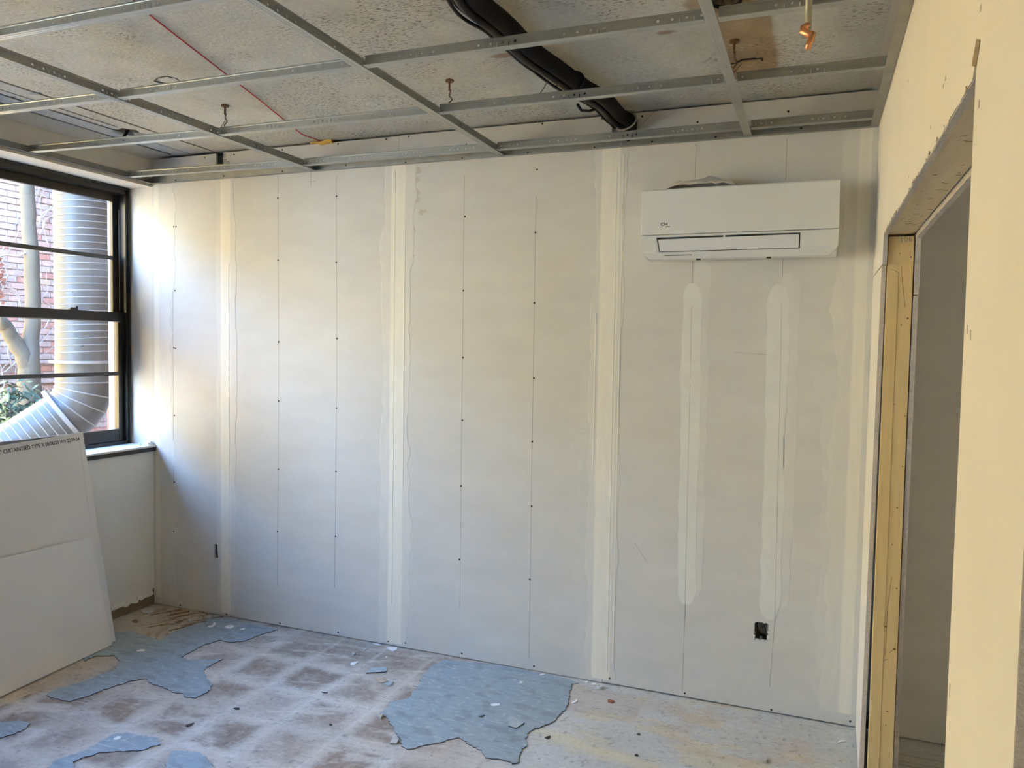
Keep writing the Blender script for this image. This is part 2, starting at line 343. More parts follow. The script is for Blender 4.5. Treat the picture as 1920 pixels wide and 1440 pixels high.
# ---------------------------------------------------------------- floor
W_POLY = [fl(*p) for p in [(214,1186),(247,1184),(300,1203),(326,1186),(397,1156),(415,1152),(330,1136),(287,1132),(215,1157)]]
T_POLY = [fl(*p) for p in [(215,1225),(225,1240),(187,1266),(150,1281),(100,1294),(60,1300),(-10,1330),(-20,1300),(150,1236)]]
def floor_col(X, Y):
    n1, n2, n3 = fbm(X*3, Y*3, 1), fbm(X*11, Y*11, 5), fbm(X*40, Y*40, 9)
    wx = X + 0.03*(fbm(X*6, Y*6, 11)-.5)*2; wy = Y + 0.03*(fbm(X*6, Y*6, 13)-.5)*2
    u = (wx-1.505)/0.307; v = (wy+0.70)/0.307
    cu, cv = np.floor(u), np.floor(v); du = np.minimum(u-cu, 1-(u-cu)); dv = np.minimum(v-cv, 1-(v-cv)); d = np.minimum(du, dv)
    cell = vnoise(cu*7.3+.5, cv*5.1+.5, 21)
    smear = fbm(X*4+Y*9, X*9-Y*3, 17)                       # broad trowel sweeps
    br = sstep(0.07, 0.26, d + 0.12*(n2-.5))*np.clip(0.30+1.0*cell, 0, 1)*sstep(0.25, 0.60, smear*0.6+n1*0.4+0.05)
    br = br*sstep(2.25, 1.75, X)
    near = sstep(-0.34, -0.2, Y)*sstep(0.55, 0.75, X)*sstep(1.75, 1.55, X)
    br = np.maximum(br, near*(0.55+0.5*(n2-.3)))
    left = sstep(0.30, 0.1, np.hypot(X-0.2, (Y+1.15)*1.3))*0.6; br = np.maximum(br, left*n1*1.4)
    pale = np.stack([0.47+0*X, 0.43+0*X, 0.385+0*X], -1)
    warm = np.stack([0.50+0*X, 0.515+0*X, 0.52+0*X], -1)
    brown = np.stack([0.235+0*X, 0.185+0*X, 0.155+0*X], -1)
    c = pale*(1-sstep(1.9, 2.5, X))[..., None] + warm*sstep(1.9, 2.5, X)[..., None]
    c = c*(0.82+0.36*n1)[..., None]*(0.9+0.2*n3)[..., None]
    br = np.clip(br*(0.65+0.7*n2), 0, .95)[..., None]; c = c*(1-br) + brown*br*(0.8+0.5*n3)[..., None]
    # white dusty veil along the tile joints and in streaks
    veil = np.exp(-(d/0.045)**2)*sstep(2.2, 1.7, X)*0.55*np.clip(n1*1.6-.2, 0, 1) + 0.55*sstep(0.60, 0.75, fbm(X*5+3*Y, Y*16-6*X, 31))*sstep(2.6, 1.8, X)
    veil = np.clip(veil, 0, .8)[..., None]; c = c*(1-veil) + np.array([0.61, 0.585, 0.55])*veil
    line = (np.exp(-((X-1.505)/0.004)**2)+np.exp(-((X-1.198)/0.003)**2)*.6+np.exp(-((X-0.89)/0.003)**2)*.5)*sstep(-1.6, -1.4, -np.abs(Y))
    c = c + 0.06*line[..., None]
    # right part: old cream and pinkish adhesive
    cr = sstep(0.52, 0.68, fbm(X*4+5, Y*9, 41))*sstep(2.2, 2.5, X)
    c = c*(1-.6*cr[..., None]) + np.array([0.60, 0.54, 0.38])*.6*cr[..., None]*(.8+.3*n2[..., None])
    yl = np.exp(-((Y+0.62+0.16*(X-2.4)-0.06*(n1-.5))/0.05)**2)*sstep(2.1, 2.3, X)*sstep(3.1, 2.7, X)*.6
    c = c*(1-yl[..., None]) + np.array([0.68, 0.60, 0.40])*yl[..., None]
    pk = ((X > 2.30) & (X < 2.68) & (Y > -0.36) & (Y < -0.07)).astype(float)*.55*np.clip(n1+.3, 0, 1) + sstep(.55, .7, fbm(X*5, Y*8, 77))*sstep(2.5, 2.9, X)*.5
    pk = np.clip(pk*.75, 0, .8)[..., None]; c = c*(1-pk) + np.array([0.44, 0.335, 0.27])*pk*(0.8+.4*n2[..., None])
    dust = np.exp(-np.abs(Y+.02)/0.03)*sstep(0.5, 0.8, X)*.35; c = c*(1-dust[..., None]) + np.array([.55,.55,.52])*dust[..., None]
    # exposed timber and tan bedding in the window corner
    g = fbm(X*5-Y*9+40, (X*.9+Y*.7)*70, 51)
    tan = np.array([0.49, 0.43, 0.35]); dk = np.array([0.22, 0.15, 0.095])
    w = inpoly(X + .02*(n2-.5), Y + .02*(n2-.5), W_POLY).astype(float)
    wc = tan*(0.8+0.4*n1[..., None]); gg = sstep(0.55, 0.68, g)[..., None]*sstep(-0.30, -0.1, X)[..., None]*.8; wc = wc*(1-gg)+dk*gg
    c = c*(1-w[..., None]) + wc*w[..., None]
    t = inpoly(X + .03*(n2-.5), Y + .03*(n2-.5), T_POLY).astype(float)*.85
    c = c*(1-t[..., None]) + np.array([0.53, 0.46, 0.38])*t[..., None]*(0.7+.5*n2[..., None])
    spk = sstep(0.77, 0.82, fbm(X*60, Y*60, 61, 2))*.5; c = c*(1-spk[..., None]*.7)
    return np.clip(c, .02, .9)
def floor_z(X, Y): return 0.0012*(fbm(X*9, Y*9, 3)-.5)*2 - 0.001
xs = list(np.arange(-0.60, 3.70, 0.0075)) + [3.75, 4.2, 4.7, 5.3]
ys = [-6.1, -5, -4, -3, -2.4] + list(np.arange(-2.2, 0.13, 0.0075))
floor = tensor('floor', xs, ys, floor_z, floor_col, M['floor']); floor['kind'] = 'structure'

# ---------------------------------------------------------------- ceiling (bare slab)
CR = [  # craters: x, y, rx, ry, depth
    (-0.245, -0.50, 0.082, 0.075, 0.022), (3.125, -0.515, 0.040, 0.020, 0.022), (3.09, -1.10, 0.050, 0.045, 0.03),
    (-0.095, -1.155, 0.035, 0.014, 0.012), (-0.262, -1.15, 0.022, 0.012, 0.012), (0.60, -0.80, 0.012, 0.006, .008), (0.63, -0.77, 0.012, 0.006, .008)]
def crat(X, Y):
    t = np.zeros(X.shape); n = fbm(X*45, Y*45, 5, 3)-.5
    for (x, y, rx, ry, d) in CR:
        r = np.hypot((X-x)/rx, (Y-y)/ry)+n*1.0; t = np.maximum(t, sstep(1.05, 0.75, r)*d)
    return t
GR = [-0.403, -0.27, -0.083]
def ceil_z(X, Y):
    z = ZC + 0.0025*(fbm(X*4, Y*4, 3)-.5) + 0.0012*(fbm(X*30, Y*30, 8)-.5)
    for g in GR: z = z + 0.006*np.exp(-((X-g+0.006*(fbm(Y*5, Y*0+1, 3)-.5))/0.006)**2)*(X < 0.1)
    cv = sstep(-0.45, -0.575, X); z = z - 0.020*cv*cv                # plaster cove against the window wall
    o = np.abs(np.maximum(np.abs(X-0.657)/0.048, np.abs(Y+1.095)/0.045)+.35*np.minimum(np.abs(X-0.657)/0.048, np.abs(Y+1.095)/0.045)-1.0)
    z = z + 0.004*np.exp(-(o/0.05)**2)
    return z + crat(X, Y)
def ceil_col(X, Y):
    n1, n2 = fbm(X*2.2, Y*2.2, 2), fbm(X*9, Y*9, 6)
    c = np.array([0.50, 0.51, 0.495])*(0.90+0.20*n1)[..., None]*(0.92+0.16*n2)[..., None]
    cluster = sstep(0.42, 0.64, fbm(X*2.8+9, Y*3.6, 71)); pit = sstep(0.60, 0.70, fbm(X*38+.4*Y, Y*75, 81, 3))
    soft = sstep(.5, .75, fbm(X*5, Y*5, 91))*.10; c = c*(1-soft[..., None])
    for g in GR:
        c = c*(1-0.5*(np.exp(-((X-g)/0.007)**2)*(X < 0.1))[..., None])
    for (x0, y0, x1, y1, w, k) in ((-.6,-.70,3.7,-.70,.003,.22), (2.9,-.12,3.65,-.50,.003,.3), (1.9,-1.75,2.2,-1.15,.003,.3), (3.0,-.42,3.7,-.42,.003,.2)):
        L = math.hypot(x1-x0, y1-y0); nx, ny = -(y1-y0)/L, (x1-x0)/L; tt = ((X-x0)*(x1-x0)+(Y-y0)*(y1-y0))/L/L
        dd = np.abs((X-x0)*nx+(Y-y0)*ny + .008*(n2-.5)); c = c*(1-(k*np.exp(-(dd/w)**2)*((tt > 0) & (tt < 1)))[..., None])
    # brown water stain with a sharp tape edge
    ed = .012*(n2-.5)
    s = sstep(3.0, 3.03, X+ed)*sstep(3.235, 3.215, X+ed)*sstep(-.29, -.31, Y+ed) * sstep(-1.35, -1.15, Y)
    sc = np.array([0.27, 0.205, 0.135])*(0.7+.6*n2[..., None]); s = (s*(.72+.25*n1))[..., None]; c = c*(1-s)+sc*s
    s2 = (sstep(3.02, 3.05, X+ed)*sstep(3.285, 3.235, X+ed)*sstep(-.30, -.34, Y+ed)*sstep(-.8, -.55, Y)*.25)[..., None]; c = c*(1-s2)+sc*s2
    for (x, y, rx, ry, col, k) in ((2.214,-.885,.085,.022,(.30,.19,.14),.85), (2.85,-.905,.03,.014,(.25,.17,.13),.8), (0.69,-.02,.05,.03,(.40,.30,.12),.4), (3.09,-1.1,.12,.10,(.22,.16,.10),.7)):
        k_ = (k*sstep(1.1, .8, np.hypot((X-x)/rx, (Y-y)/ry)+(n2-.5)*1.2))[..., None]; c = c*(1-k_)+np.array(col)*k_
    d = sstep(0.004, 0.016, crat(X, Y))[..., None]; c = c*(1-d) + np.array([0.075, 0.055, 0.042])*d*(.35+1.1*n2[..., None])  # crater insides darkened with depth to stand in for shade
    cv = sstep(-0.36, -0.50, X)[..., None]; c = c*(1-cv) + np.array([0.58, 0.55, 0.48])*cv*(.95+.1*n1[..., None])
    o = np.abs(np.maximum(np.abs(X-0.657)/0.048, np.abs(Y+1.095)/0.045)+.35*np.minimum(np.abs(X-0.657)/0.048, np.abs(Y+1.095)/0.045)-1.0)
    c = c*(1-.6*np.exp(-(o/0.05)**2)[..., None])
    c = np.clip(c, .01, .9)
    return np.concatenate([c, (0.10+0.90*cluster*sstep(-.36, -.2, X))[..., None]], -1)
xs = list(np.arange(-0.60, 3.70, 0.011)) + [3.8, 4.4, 5.3]
ys = [-6.1, -5, -4, -3.2, -2.6] + list(np.arange(-2.3, 0.13, 0.011))
ceiling = tensor('ceiling', xs, ys, ceil_z, ceil_col, M['concrete']); ceiling['kind'] = 'structure'
roof = obj('roof_slab', MB().box(-0.95, 5.35, -6.1, 0.2, 2.96, 3.2), M['slab']); roof['kind'] = 'structure'

for (x, w, y0, y1) in ((-0.403, .0035, -1.6, -.02), (-0.27, .003, -1.6, -.35), (-0.083, .0035, -1.9, -.02), (-0.20, .002, -1.6, -.6)):
    mb = MB(); n = 50
    for i in range(n+1):
        y = y0+(y1-y0)*i/n; xx = x+.006*float(vnoise(y*4, x*30, 2)-.5); ww = w*(.6+.8*float(vnoise(y*9, x*11, 6)))
        mb.v += [(xx-ww, y, ZC+.002), (xx-ww, y, ZC-.0028), (xx+ww, y, ZC-.0028), (xx+ww, y, ZC+.002)]
    for i in range(n):
        for k in range(4): mb.f.append((i*4+k, i*4+(k+1) % 4, i*4+4+(k+1) % 4, i*4+4+k)); mb.uv.append(None)
    obj('board_joint', mb, mat('joint_grey', (.24,.22,.20), .9), ceiling)
oc = [(289,152),(297,146),(312,143),(330,147),(338,153),(337,157),(318,156),(300,155)]
obj('patch_outline', MB().tube([hit(u, v, 2, ZC-.0015) for u, v in oc+oc[:1]], .0022, 4), M['dust'], ceiling)

# ---------------------------------------------------------------- back wall
wall_back = struct('wall_back')
def panel(x0, x1, z0, z1, holes, y0=0.0, t=0.0159):
    """drywall sheet facing -y with rectangular openings, cut as real holes"""
    xs = sorted({x0, x1, *[h[0] for h in holes], *[h[1] for h in holes]}); zs = sorted({z0, z1, *[h[2] for h in holes], *[h[3] for h in holes]})
    xs = [x for x in xs if x0 <= x <= x1]; zs = [z for z in zs if z0 <= z <= z1]
    def solid(i, j):
        if i < 0 or j < 0 or i >= len(xs)-1 or j >= len(zs)-1: return False
        cx, cz = (xs[i]+xs[i+1])/2, (zs[j]+zs[j+1])/2
        return not any(h[0] < cx < h[1] and h[2] < cz < h[3] for h in holes)
    mb = MB(); y1 = y0+t
    for i in range(len(xs)-1):
        for j in range(len(zs)-1):
            if not solid(i, j): continue
            a, b, c, d = xs[i], xs[i+1], zs[j], zs[j+1]
            mb.add([(a,y0,c),(b,y0,c),(b,y0,d),(a,y0,d)], [(0,1,2,3)]); mb.add([(a,y1,c),(b,y1,c),(b,y1,d),(a,y1,d)], [(3,2,1,0)])
            if not solid(i-1, j): mb.add([(a,y0,c),(a,y0,d),(a,y1,d),(a,y1,c)], [(0,1,2,3)])
            if not solid(i+1, j): mb.add([(b,y0,c),(b,y1,c),(b,y1,d),(b,y0,d)], [(0,1,2,3)])
            if not solid(i, j-1): mb.add([(a,y0,c),(a,y1,c),(b,y1,c),(b,y0,c)], [(0,1,2,3)])
            if not solid(i, j+1): mb.add([(a,y0,d),(b,y0,d),(b,y1,d),(a,y1,d)], [(0,1,2,3)])
    return mb
SE = [0.0, 1.219, 2.438]
HOLE_L = (-0.079, -0.037, 0.359, 0.449); HOLE_R = (3.176, 3.239, 0.345, 0.431)
for (a, b, z0, z1, hs) in ((XL, -0.002, .004, 2.872, [HOLE_L, (-0.062, -0.002, 2.775, 2.90)]), (0.0, 1.2175, .004, 2.874, []),
                           (1.2195, 2.4365, .004, 2.876, [(2.425, 2.4365, 2.76, 2.9)]), (2.4395, XR-.001, .007, 2.878, [HOLE_R, (2.4395, 2.555, 2.765, 2.845)])):
    obj('drywall_sheet', panel(a, b, z0, z1, hs), M['paper'], wall_back)
obj('window_return', MB().box(-0.80, XL-.001, 0.0, 0.0159, 1.02, 2.71), M['plaster'], wall_back)
for x in [i*0.4064 for i in range(-1, 9)] + [-.55, 3.60]:
    obj('stud', MB().box(x-.02, x+.02, 0.0165, 0.105, 0, 2.88), M['galv_dull'], wall_back)
obj('backing', MB().box(-0.95, 5.35, 0.108, 0.20, -0.05, 2.95), M['plaster'], wall_back)
obj('sole_plate', MB().box(XL, 5.2, 0.018, 0.106, 0, 0.04), M['void'], wall_back)  # dark colour stands in for shadow in the gap under the sheets

def mud(xc, wl, wr, z0, z1, seed, core=0.55, lo=0.0, hi=1.0, m='mud', y=-0.0012, amp=.35, x_top=0.0, ragtop=True):
    """a vertical coat of joint compound: feathered, ragged edges, slightly proud of the paper"""
    n = int((z1-z0)/0.02); mb = MB(); cols = []
    c2 = core+.10 if core < .6 else core+.05; e_ = lo+.20*(hi-lo) if core < .6 else hi*.8
    fr = [-1, -.97, -c2, -core, .0, core, c2, .97, 1]; fa = [lo, e_, e_*1.15, hi, hi*.95, hi, e_*1.15, e_, lo]
    zz = np.linspace(z0, z1, n+1)
    eL = 1+amp*2*(fbm(zz*3.1, zz*0+seed, seed)-.5) + .16*(vnoise(zz*22, zz*0, seed+7)-.5); eR = 1+amp*2*(fbm(zz*3.1, zz*0+seed+9, seed+3)-.5) + .16*(vnoise(zz*22, zz*0, seed+8)-.5)
    for i, z in enumerate(zz):
        cap = min(1.0, 0.35+math.sqrt(max(0, (z1-z))/0.06)*.65, 0.35+math.sqrt(max(0, (z-z0))/0.06)*.65) if ragtop else 1.0
        for k, f in enumerate(fr):
            w = (wl*eL[i] if f < 0 else wr*eR[i])*cap
            if abs(f) <= c2: w = (wl if f < 0 else wr)*cap*(1+.12*(vnoise(z*9, f*3, seed+4)-.5))
            mb.v.append((xc+x_top*(z-z0)/(z1-z0)+f*w, y*(0.15 if abs(f) == 1 else (1.5 if f == 0 else 1)), z)); cols.append((fa[k],)*3+(1,))
    K = len(fr)
    for i in range(n):
        for k in range(K-1): mb.f.append((i*K+k, i*K+k+1, (i+1)*K+k+1, (i+1)*K+k)); mb.uv.append(None)
    return obj('joint_compound', mb, M[m], wall_back, cols=cols, attr='fade')
mud(0.005, .060, .085, .02, H, 1, core=.45, lo=.08, y=-.0010, ragtop=False)
mud(1.215, .090, .100, .015, H, 2, core=.42, lo=.08, y=-.0010, ragtop=False)
mud(2.430, .085, .070, .02, H, 3, core=.55, lo=.08, y=-.0010, ragtop=False)
mud(XL+.02, .020, .150, .05, H, 4, core=.16, lo=.03, hi=.8, y=-.0009, amp=.45, ragtop=False)
mud(XR-.035, .115, .034, .06, H, 5, core=.30, lo=.10, hi=.95, y=-.0010, amp=.4, ragtop=False)
mud(2.852, .040, .046, 0.47, 2.04, 6, core=.85, lo=.45, hi=.85, m='mudwhite', amp=.25, x_top=-.016)
mud(2.862, .020, .064, 0.50, 2.16, 16, core=.6, lo=.05, hi=.28, m='mudwhite', amp=.25, y=-.0006)
mud(3.245, .043, .048, 0.45, 2.03, 7, core=.85, lo=.45, hi=.80, m='mudwhite', amp=.30, x_top=-.01)
mud(3.262, .020, .068, 0.50, 2.08, 17, core=.6, lo=.05, hi=.28, m='mudwhite', amp=.25, y=-.0006)
mud(0.07, .11, .06, .05, .80, 8, core=.3, lo=.02, hi=.22, m='mudwhite', amp=.5, y=-.0005)
mud(1.235, .12, .11, .04, .72, 9, core=.3, lo=.02, hi=.20, m='mudwhite', amp=.5, y=-.0005)
mud(2.40, .13, .06, .06, 1.3, 10, core=.3, lo=.02, hi=.18, m='mudwhite', amp=.5, y=-.0005)
mud(3.53, .09, .08, .08, 1.65, 12, core=.3, lo=.04, hi=.25, m='mudwhite', amp=.6, y=-.0005)
mb = MB(); c0 = bw(1299, 714); mb.v.append((c0.x, -.0026, c0.z)); cols = [(.8,)*3+(1,)]
for k in range(24): a = 2*math.pi*k/24; mb.v.append((c0.x+.047*math.cos(a)*(1+.05*math.sin(5*a)), -.0015, c0.z+.052*math.sin(a))); cols.append((.62,)*3+(1,))
mb.f = [(0, 1+(k+1) % 24, 1+k) for k in range(24)]; mb.uv = [None]*24
obj('joint_compound', mb, M['mudwhite'], wall_back, cols=cols, attr='fade')
# paper tape laid in the compound, lifting a little along one edge
for (x, z0, z1, dx) in ((1.198, .25, 2.69, .0), (1.262, .9, 2.4, .0), (2.462, .06, 2.62, -.006), (2.492, .12, 2.68, -.004), (0.038, .3, 2.2, .0), (2.365, 1.1, 1.9, .0)):
    mb = MB(); n = 60
    for i in range(n+1):
        z = z0+(z1-z0)*i/n; w = .0025+.0025*vnoise(z*14, x*9, 5); xx = x+.004*(vnoise(z*6, x, 3)-.5)+dx*i/n
        mb.v += [(xx-w, -.0014, z), (xx, -.0026, z), (xx+w, -.0014, z)]
    for i in range(n):
        for k in range(2): mb.f.append((i*3+k, i*3+k+1, i*3+k+4, i*3+k+3)); mb.uv.append(None)
    obj('tape_ridge', mb, M['mud'], wall_back, cols=[(.75,)*3+(1,)]*len(mb.v), attr='fade')
def pline(p0, p1, w=.0011, m='pencil', y=-.0004):
    a, b = bw(*p0), bw(*p1); d = (b-a).normalized(); n = Vector((d.z, 0, -d.x))*w
    mb = MB(); mb.hexa([a+n, b+n, b-n, a-n], [q+Vector((0, y, 0)) for q in (a+n, b+n, b-n, a-n)]); obj('pencil_line', mb, M[m], wall_back)
for l in [((323,345),(325,700)), ((325,700),(326,1128)), ((521,330),(522.6,700)), ((522.6,700),(520,1100)), ((630.6,330),(631.5,700)), ((631.5,700),(627.5,1102)),
          ((870.7,330),(868,600)), ((868,600),(862,1140)), ((1005,367),(1000,690)), ((1000,690),(992,1235)), ((1305,270),(1303,340)), ((1299,487),(1297,575)),
          ((1284,1160),(1279,1298)), ((1476,258),(1473,338)), ((1468,483),(1466,570)), ((1453,1165),(1443,1288)), ((583,318),(583,350)), ((577,341),(591,340)), ((528,281),(527,300)), ((1230,206),(1196,240))]:
    pline(*l)
for l in [((1297,575),(1284,1160)), ((1466,570),(1453,1165))]: pline(*l, w=.0006, y=-.0022)
pline((1378,661),(1440,665), w=.0007); pline((1190,1018),(1212,1052), w=.0007)
scr = MB(); scr.tube([(0, 0.001, 0), (0, -.0012, 0)], .0052, 10)
s_me = None
SCREWS = [(326,425),(330,425),(328,545),(326,652),(329,653.5),(327,779),(327,904),(326,997),(521,371),(521.5,488),(522.5,641),(522.5,752),(522,880),(520.5,997),
 (631,368),(630.6,492),(632,634.5),(631,765),(630,884),(629,1005),(872,406),(869,545),(868,670),(867,788),(864.5,911),(861.5,1049),(1007,318),(1004,436),(1002,568),(1001,709),(998,828),(997,949),(993.5,1086),
 (338,1138),(425,1155),(525,1172),(634,1189),(728,1206),(760,1209),(866,1229),(1001,1253),(1143,1276),(1284,1304),(1446,1335),(1594,1357),
 (384,295),(439,290),(529.5,281),(634,270),(724,261),(766,256),(874,271),(1017,232),(1129,222),(1204,218),(1308,229),(1478,209)]
for p in SCREWS:
    q = bw(*p)
    if q.z < .035: q.z += .011
    if s_me is None: o = obj('screw_head', scr, M['dust'], wall_back, loc=(0,0,0)); s_me = o.data
    else: o = bpy.data.objects.new('screw_head', s_me); C.objects.link(o); o.parent = wall_back
    o.location = q
for (u, v, r) in ((782,320,.030),(781,338,.022),(781,362,.026),(783,375,.018),(790,398,.020),(797,396,.016),(776,431,.016),(773,480,.017)):   # dried drip stains
    q = bw(u, v); poly = [Vector((q.x+r*.75*math.cos(a)*(1+.3*math.sin(3*a+u)), -.0002, q.z+r*.8*math.sin(a)*(1+.3*math.cos(2*a+v)))) for a in np.linspace(0, 2*math.pi, 14)[:-1]]
    obj('stain_spot', MB().prism(poly, Vector((0, -.0003, 0))), mat('drip_stain', (0.50, 0.46, 0.405), .8), wall_back)
def text(name, body, size, M4, m, parent, extr=0.0002, align='LEFT', bold=0.0, sx=1.0):
    cu = bpy.data.curves.new(name, 'FONT'); cu.body = body; cu.size = size; cu.extrude = extr; cu.align_x = align; cu.offset = bold; cu.resolution_u = 3
    t = bpy.data.objects.new(name+'_curve', cu); C.objects.link(t); dg = bpy.context.evaluated_depsgraph_get()
    me = bpy.data.meshes.new_from_object(t.evaluated_get(dg)); C.objects.unlink(t); bpy.data.objects.remove(t)
    me.name = name; me.transform(Matrix.Diagonal((sx, 1, 1, 1))); me.transform(M4); me.materials.clear(); me.materials.append(m)
    if parent is not None: me.transform(Matrix.Translation(-wpos(parent)))
    o = bpy.data.objects.new(name, me); C.objects.link(o); o.parent = parent; return o
q = bw(423, 318); text('printed_mark', 'WV 22', .024, Matrix.Translation((q.x+.03, -.0016, q.z-.02)) @ Matrix(((0,-1,0,0),(0,0,-1,0),(1,0,0,0),(0,0,0,1))), M['ink'], wall_back)
q = bw(425, 310); text('printed_mark', '1 22 09', .026, Matrix.Translation((.018, -.0004, 2.79)) @ Matrix(((0,-1,0,0),(0,0,-1,0),(1,0,0,0),(0,0,0,1))), M['ink'], wall_back)

# ---------------------------------------------------------------- window wall
wall_left = struct('wall_left')
WINS = [(-1.55, -0.012), (-3.25, -1.75), (-4.95, -3.45)]  # only the first is in view; two unseen ones added for more daylight
obj('spandrel', MB().box(-0.95, XL, YS, 0.106, -0.5, 1.008), M['leftwall'], wall_left)
obj('header', MB().box(-0.95, XL, YS, 0.106, 2.700, 2.95), M['plaster'], wall_left)
for (a, b) in ((-1.75, -1.55), (-3.45, -3.25), (YS, -4.95)):
    obj('pier', MB().box(-0.95, XL, a, b, 1.008, 2.70), M['leftwall'], wall_left)
obj('pier', MB().box(-0.95, -0.765, 0.0165, 0.106, 1.008, 2.70), M['reveal'], wall_left)
obj('outer_reveal', MB().box(-0.95, -0.868, -0.010, 0.016, 1.02, 2.70), M['reveal'], wall_left)
obj('corner_bead', MB().box(XL-.002, XL+.0025, -1.55, -0.001, 2.698, 2.712), M['plaster'], wall_left)
mb = MB(); rnd = random.Random(3); pts = [(-.345, .03)] + [(-.345+i*.0225, .045+.022*rnd.random()+(.06*max(0, (i-12)/3)**2 if i > 12 else 0)) for i in range(16)]
poly = [Vector((XL+.0005, y, z)) for y, z in [(-.70, .0), (-.70, .05), (-.45, .05)] + pts[1:]] + [Vector((XL+.0005, -.004, 0))]
obj('torn_base_strip', MB().prism(poly, Vector((.0035, 0, 0))), M['gypsum_dark'], wall_left)
mb = MB()
for i in range(16):
    y = -.33+.02*i; z = .055+.02*rnd.random(); mb.hexa([(XL, y-.012, z), (XL, y+.012, z+.004), (XL, y+.01, z+.02), (XL, y-.01, z+.018)], [(XL+.009, y-.012, z-.006), (XL+.011, y+.012, z-.002), (XL+.003, y+.01, z+.02), (XL+.003, y-.01, z+.018)])
obj('torn_plaster_edge', mb, M['leftwall'], wall_left)

def window(idx, y0, y1, detailed):
    w = struct('window_%d' % idx, (-0.80, (y0+y1)/2, 1.05))
    f = MB(); f.box(-.868, -.760, y1-.030, y1, 1.042, 2.699); f.box(-.868, -.760, y0, y0+.030, 1.042, 2.699); f.box(-.868, -.760, y0, y1, 2.655, 2.699); f.box(-.868, -.760, y0, y1, 1.042, 1.068)
    obj('frame', f, M['black'], w)
    f = MB(); f.box(-.775, -.753, y1-.012, y1, 1.045, 2.697); f.box(-.775, -.753, y0, y0+.012, 1.045, 2.697); f.box(-.775, -.753, y0, y1, 2.684, 2.697); f.box(-.776, -.770, y0, y1, 2.655, 2.684)
    obj('stop_bead', f, M['black'], w)
    obj('jamb_liner', MB().box(-.812, -.809, y1-.036, y1-.030, 1.91, 2.56), M['tiegrey'], w)
    a, b = y0+.026, y1-.026
    def sash(name, x0, x1, z0, z1, rb, rt, st, zm):
        s = MB(); s.box(x0, x1, a, a+st, z0, z1); s.box(x0, x1, b-st, b, z0, z1); s.box(x0, x1, a+st, b-st, z0, z0+rb); s.box(x0, x1, a+st, b-st, z1-rt, z1)
        so = obj(name, s, M['black'], w, bevel=.003)
        obj('muntin', MB().box(x0+.004, x1-.004, a+st-.004, b-st+.004, zm-.012, zm+.012), M['muntin'], so)
        xm = (x0+x1)/2
        for (p, q_) in ((z0+rb, zm-.012), (zm+.012, z1-rt)):
            obj('pane', MB().add([(xm, a+st, p), (xm, b-st, p), (xm, b-st, q_), (xm, a+st, q_)], [(0,1,2,3)]), M['glass'], so)
        return so
    up = sash('upper_sash', -.850, -.822, 1.850, 2.657, .045, .052, .046, 2.248)
    lo = sash('lower_sash', -.812, -.782, 1.066, 1.900, .080, .060, .044, 1.505)
    obj('glazing_edge', MB().box(-.7815, -.7795, a+.03, b-.03, 1.836, 1.842), M['tiegrey'], lo)
    for yl in ((-.392, y0+.40) if idx == 1 else ((y0+y1)/2,)):
        lk = MB(); lk.box(-.812, -.788, yl-.028, yl+.028, 1.900, 1.908); lk.box(-.806, -.794, yl-.02, yl+.03, 1.908, 1.915); lk.box(-.803, -.797, yl+.018, yl+.032, 1.908, 1.924)
        obj('latch', lk, M['black'], lo, bevel=.002)
    st = obj('sill', MB().box(-.765, -.556, y0-.03, -0.0008 if idx == 1 else y1+.03, 1.034, 1.046), mat('chipped_white_sill', (.80,.80,.78), .7, var=.6, vscale=30, color2=(.62,.61,.60), bump=.5, bscale=60), w, bevel=.002)
    obj('sill_nosing', MB().box(-.62, -.553, y0-.03, -0.0008 if idx == 1 else y1+.03, 1.009, 1.0335), M['black'], w, bevel=.002)
    return w
for i, (a, b) in enumerate(WINS): window(i+1, a, b, i == 0)

# ---------------------------------------------------------------- right wall with its rough opening
wall_right = struct('wall_right')
X0 = XR; T = .0159
def yzpoly(pts, x, t): return MB().prism([Vector((x, y, z)) for y, z in pts], Vector((t, 0, 0)))
mb = MB(); mb.hexa([(X0-.001, -.001, .008), (X0-.010, -.458, .008), (X0, -.482, 2.056), (X0, -.001, 2.056)], [(X0+T, -.001, .008), (X0+T-.008, -.458, .008), (X0+T, -.482, 2.056), (X0+T, -.001, 2.056)])
sh = obj('drywall_sheet', mb, M['skim'], wall_right)
ed = [(0-.001, 2.0605), (0-.001, 2.735), (-2.81, 2.735), (-2.81, .01), (-2.368, .01), (-2.362, 1.2), (-2.368, 2.173)]
rnd = random.Random(5)
ed += [(-2.375, 2.205), (-2.363, 2.206)] + [(-2.36+i*.0205, 2.1735+.004*(rnd.random()-.5)) for i in range(1, 90)] + [(-.515, 2.174), (-.512, 2.0605)]
obj('drywall_sheet', yzpoly(ed, X0, T), M['skim'], wall_right)
mb = MB()   # raw gypsum where the board was sawn: slim liners on the cut faces
mb.hexa([(X0+.001, -.5125, 2.0615), (X0+T-.001, -.5125, 2.0615), (X0+T-.001, -.5155, 2.173), (X0+.001, -.5155, 2.173)], [(X0+.001, -.5135, 2.0615), (X0+T-.001, -.5135, 2.0615), (X0+T-.001, -.5165, 2.173), (X0+.001, -.5165, 2.173)])
mb.hexa([(X0-.009, -.459, .01), (X0+T-.009, -.459, .01), (X0+T-.0005, -.483, 2.054), (X0+.0005, -.483, 2.054)], [(X0-.009, -.4600, .01), (X0+T-.009, -.4600, .01), (X0+T-.0005, -.484, 2.054), (X0+.0005, -.484, 2.054)])
mb.box(X0+.0008, X0+T-.0005, -2.355, -.517, 2.1705, 2.1725)
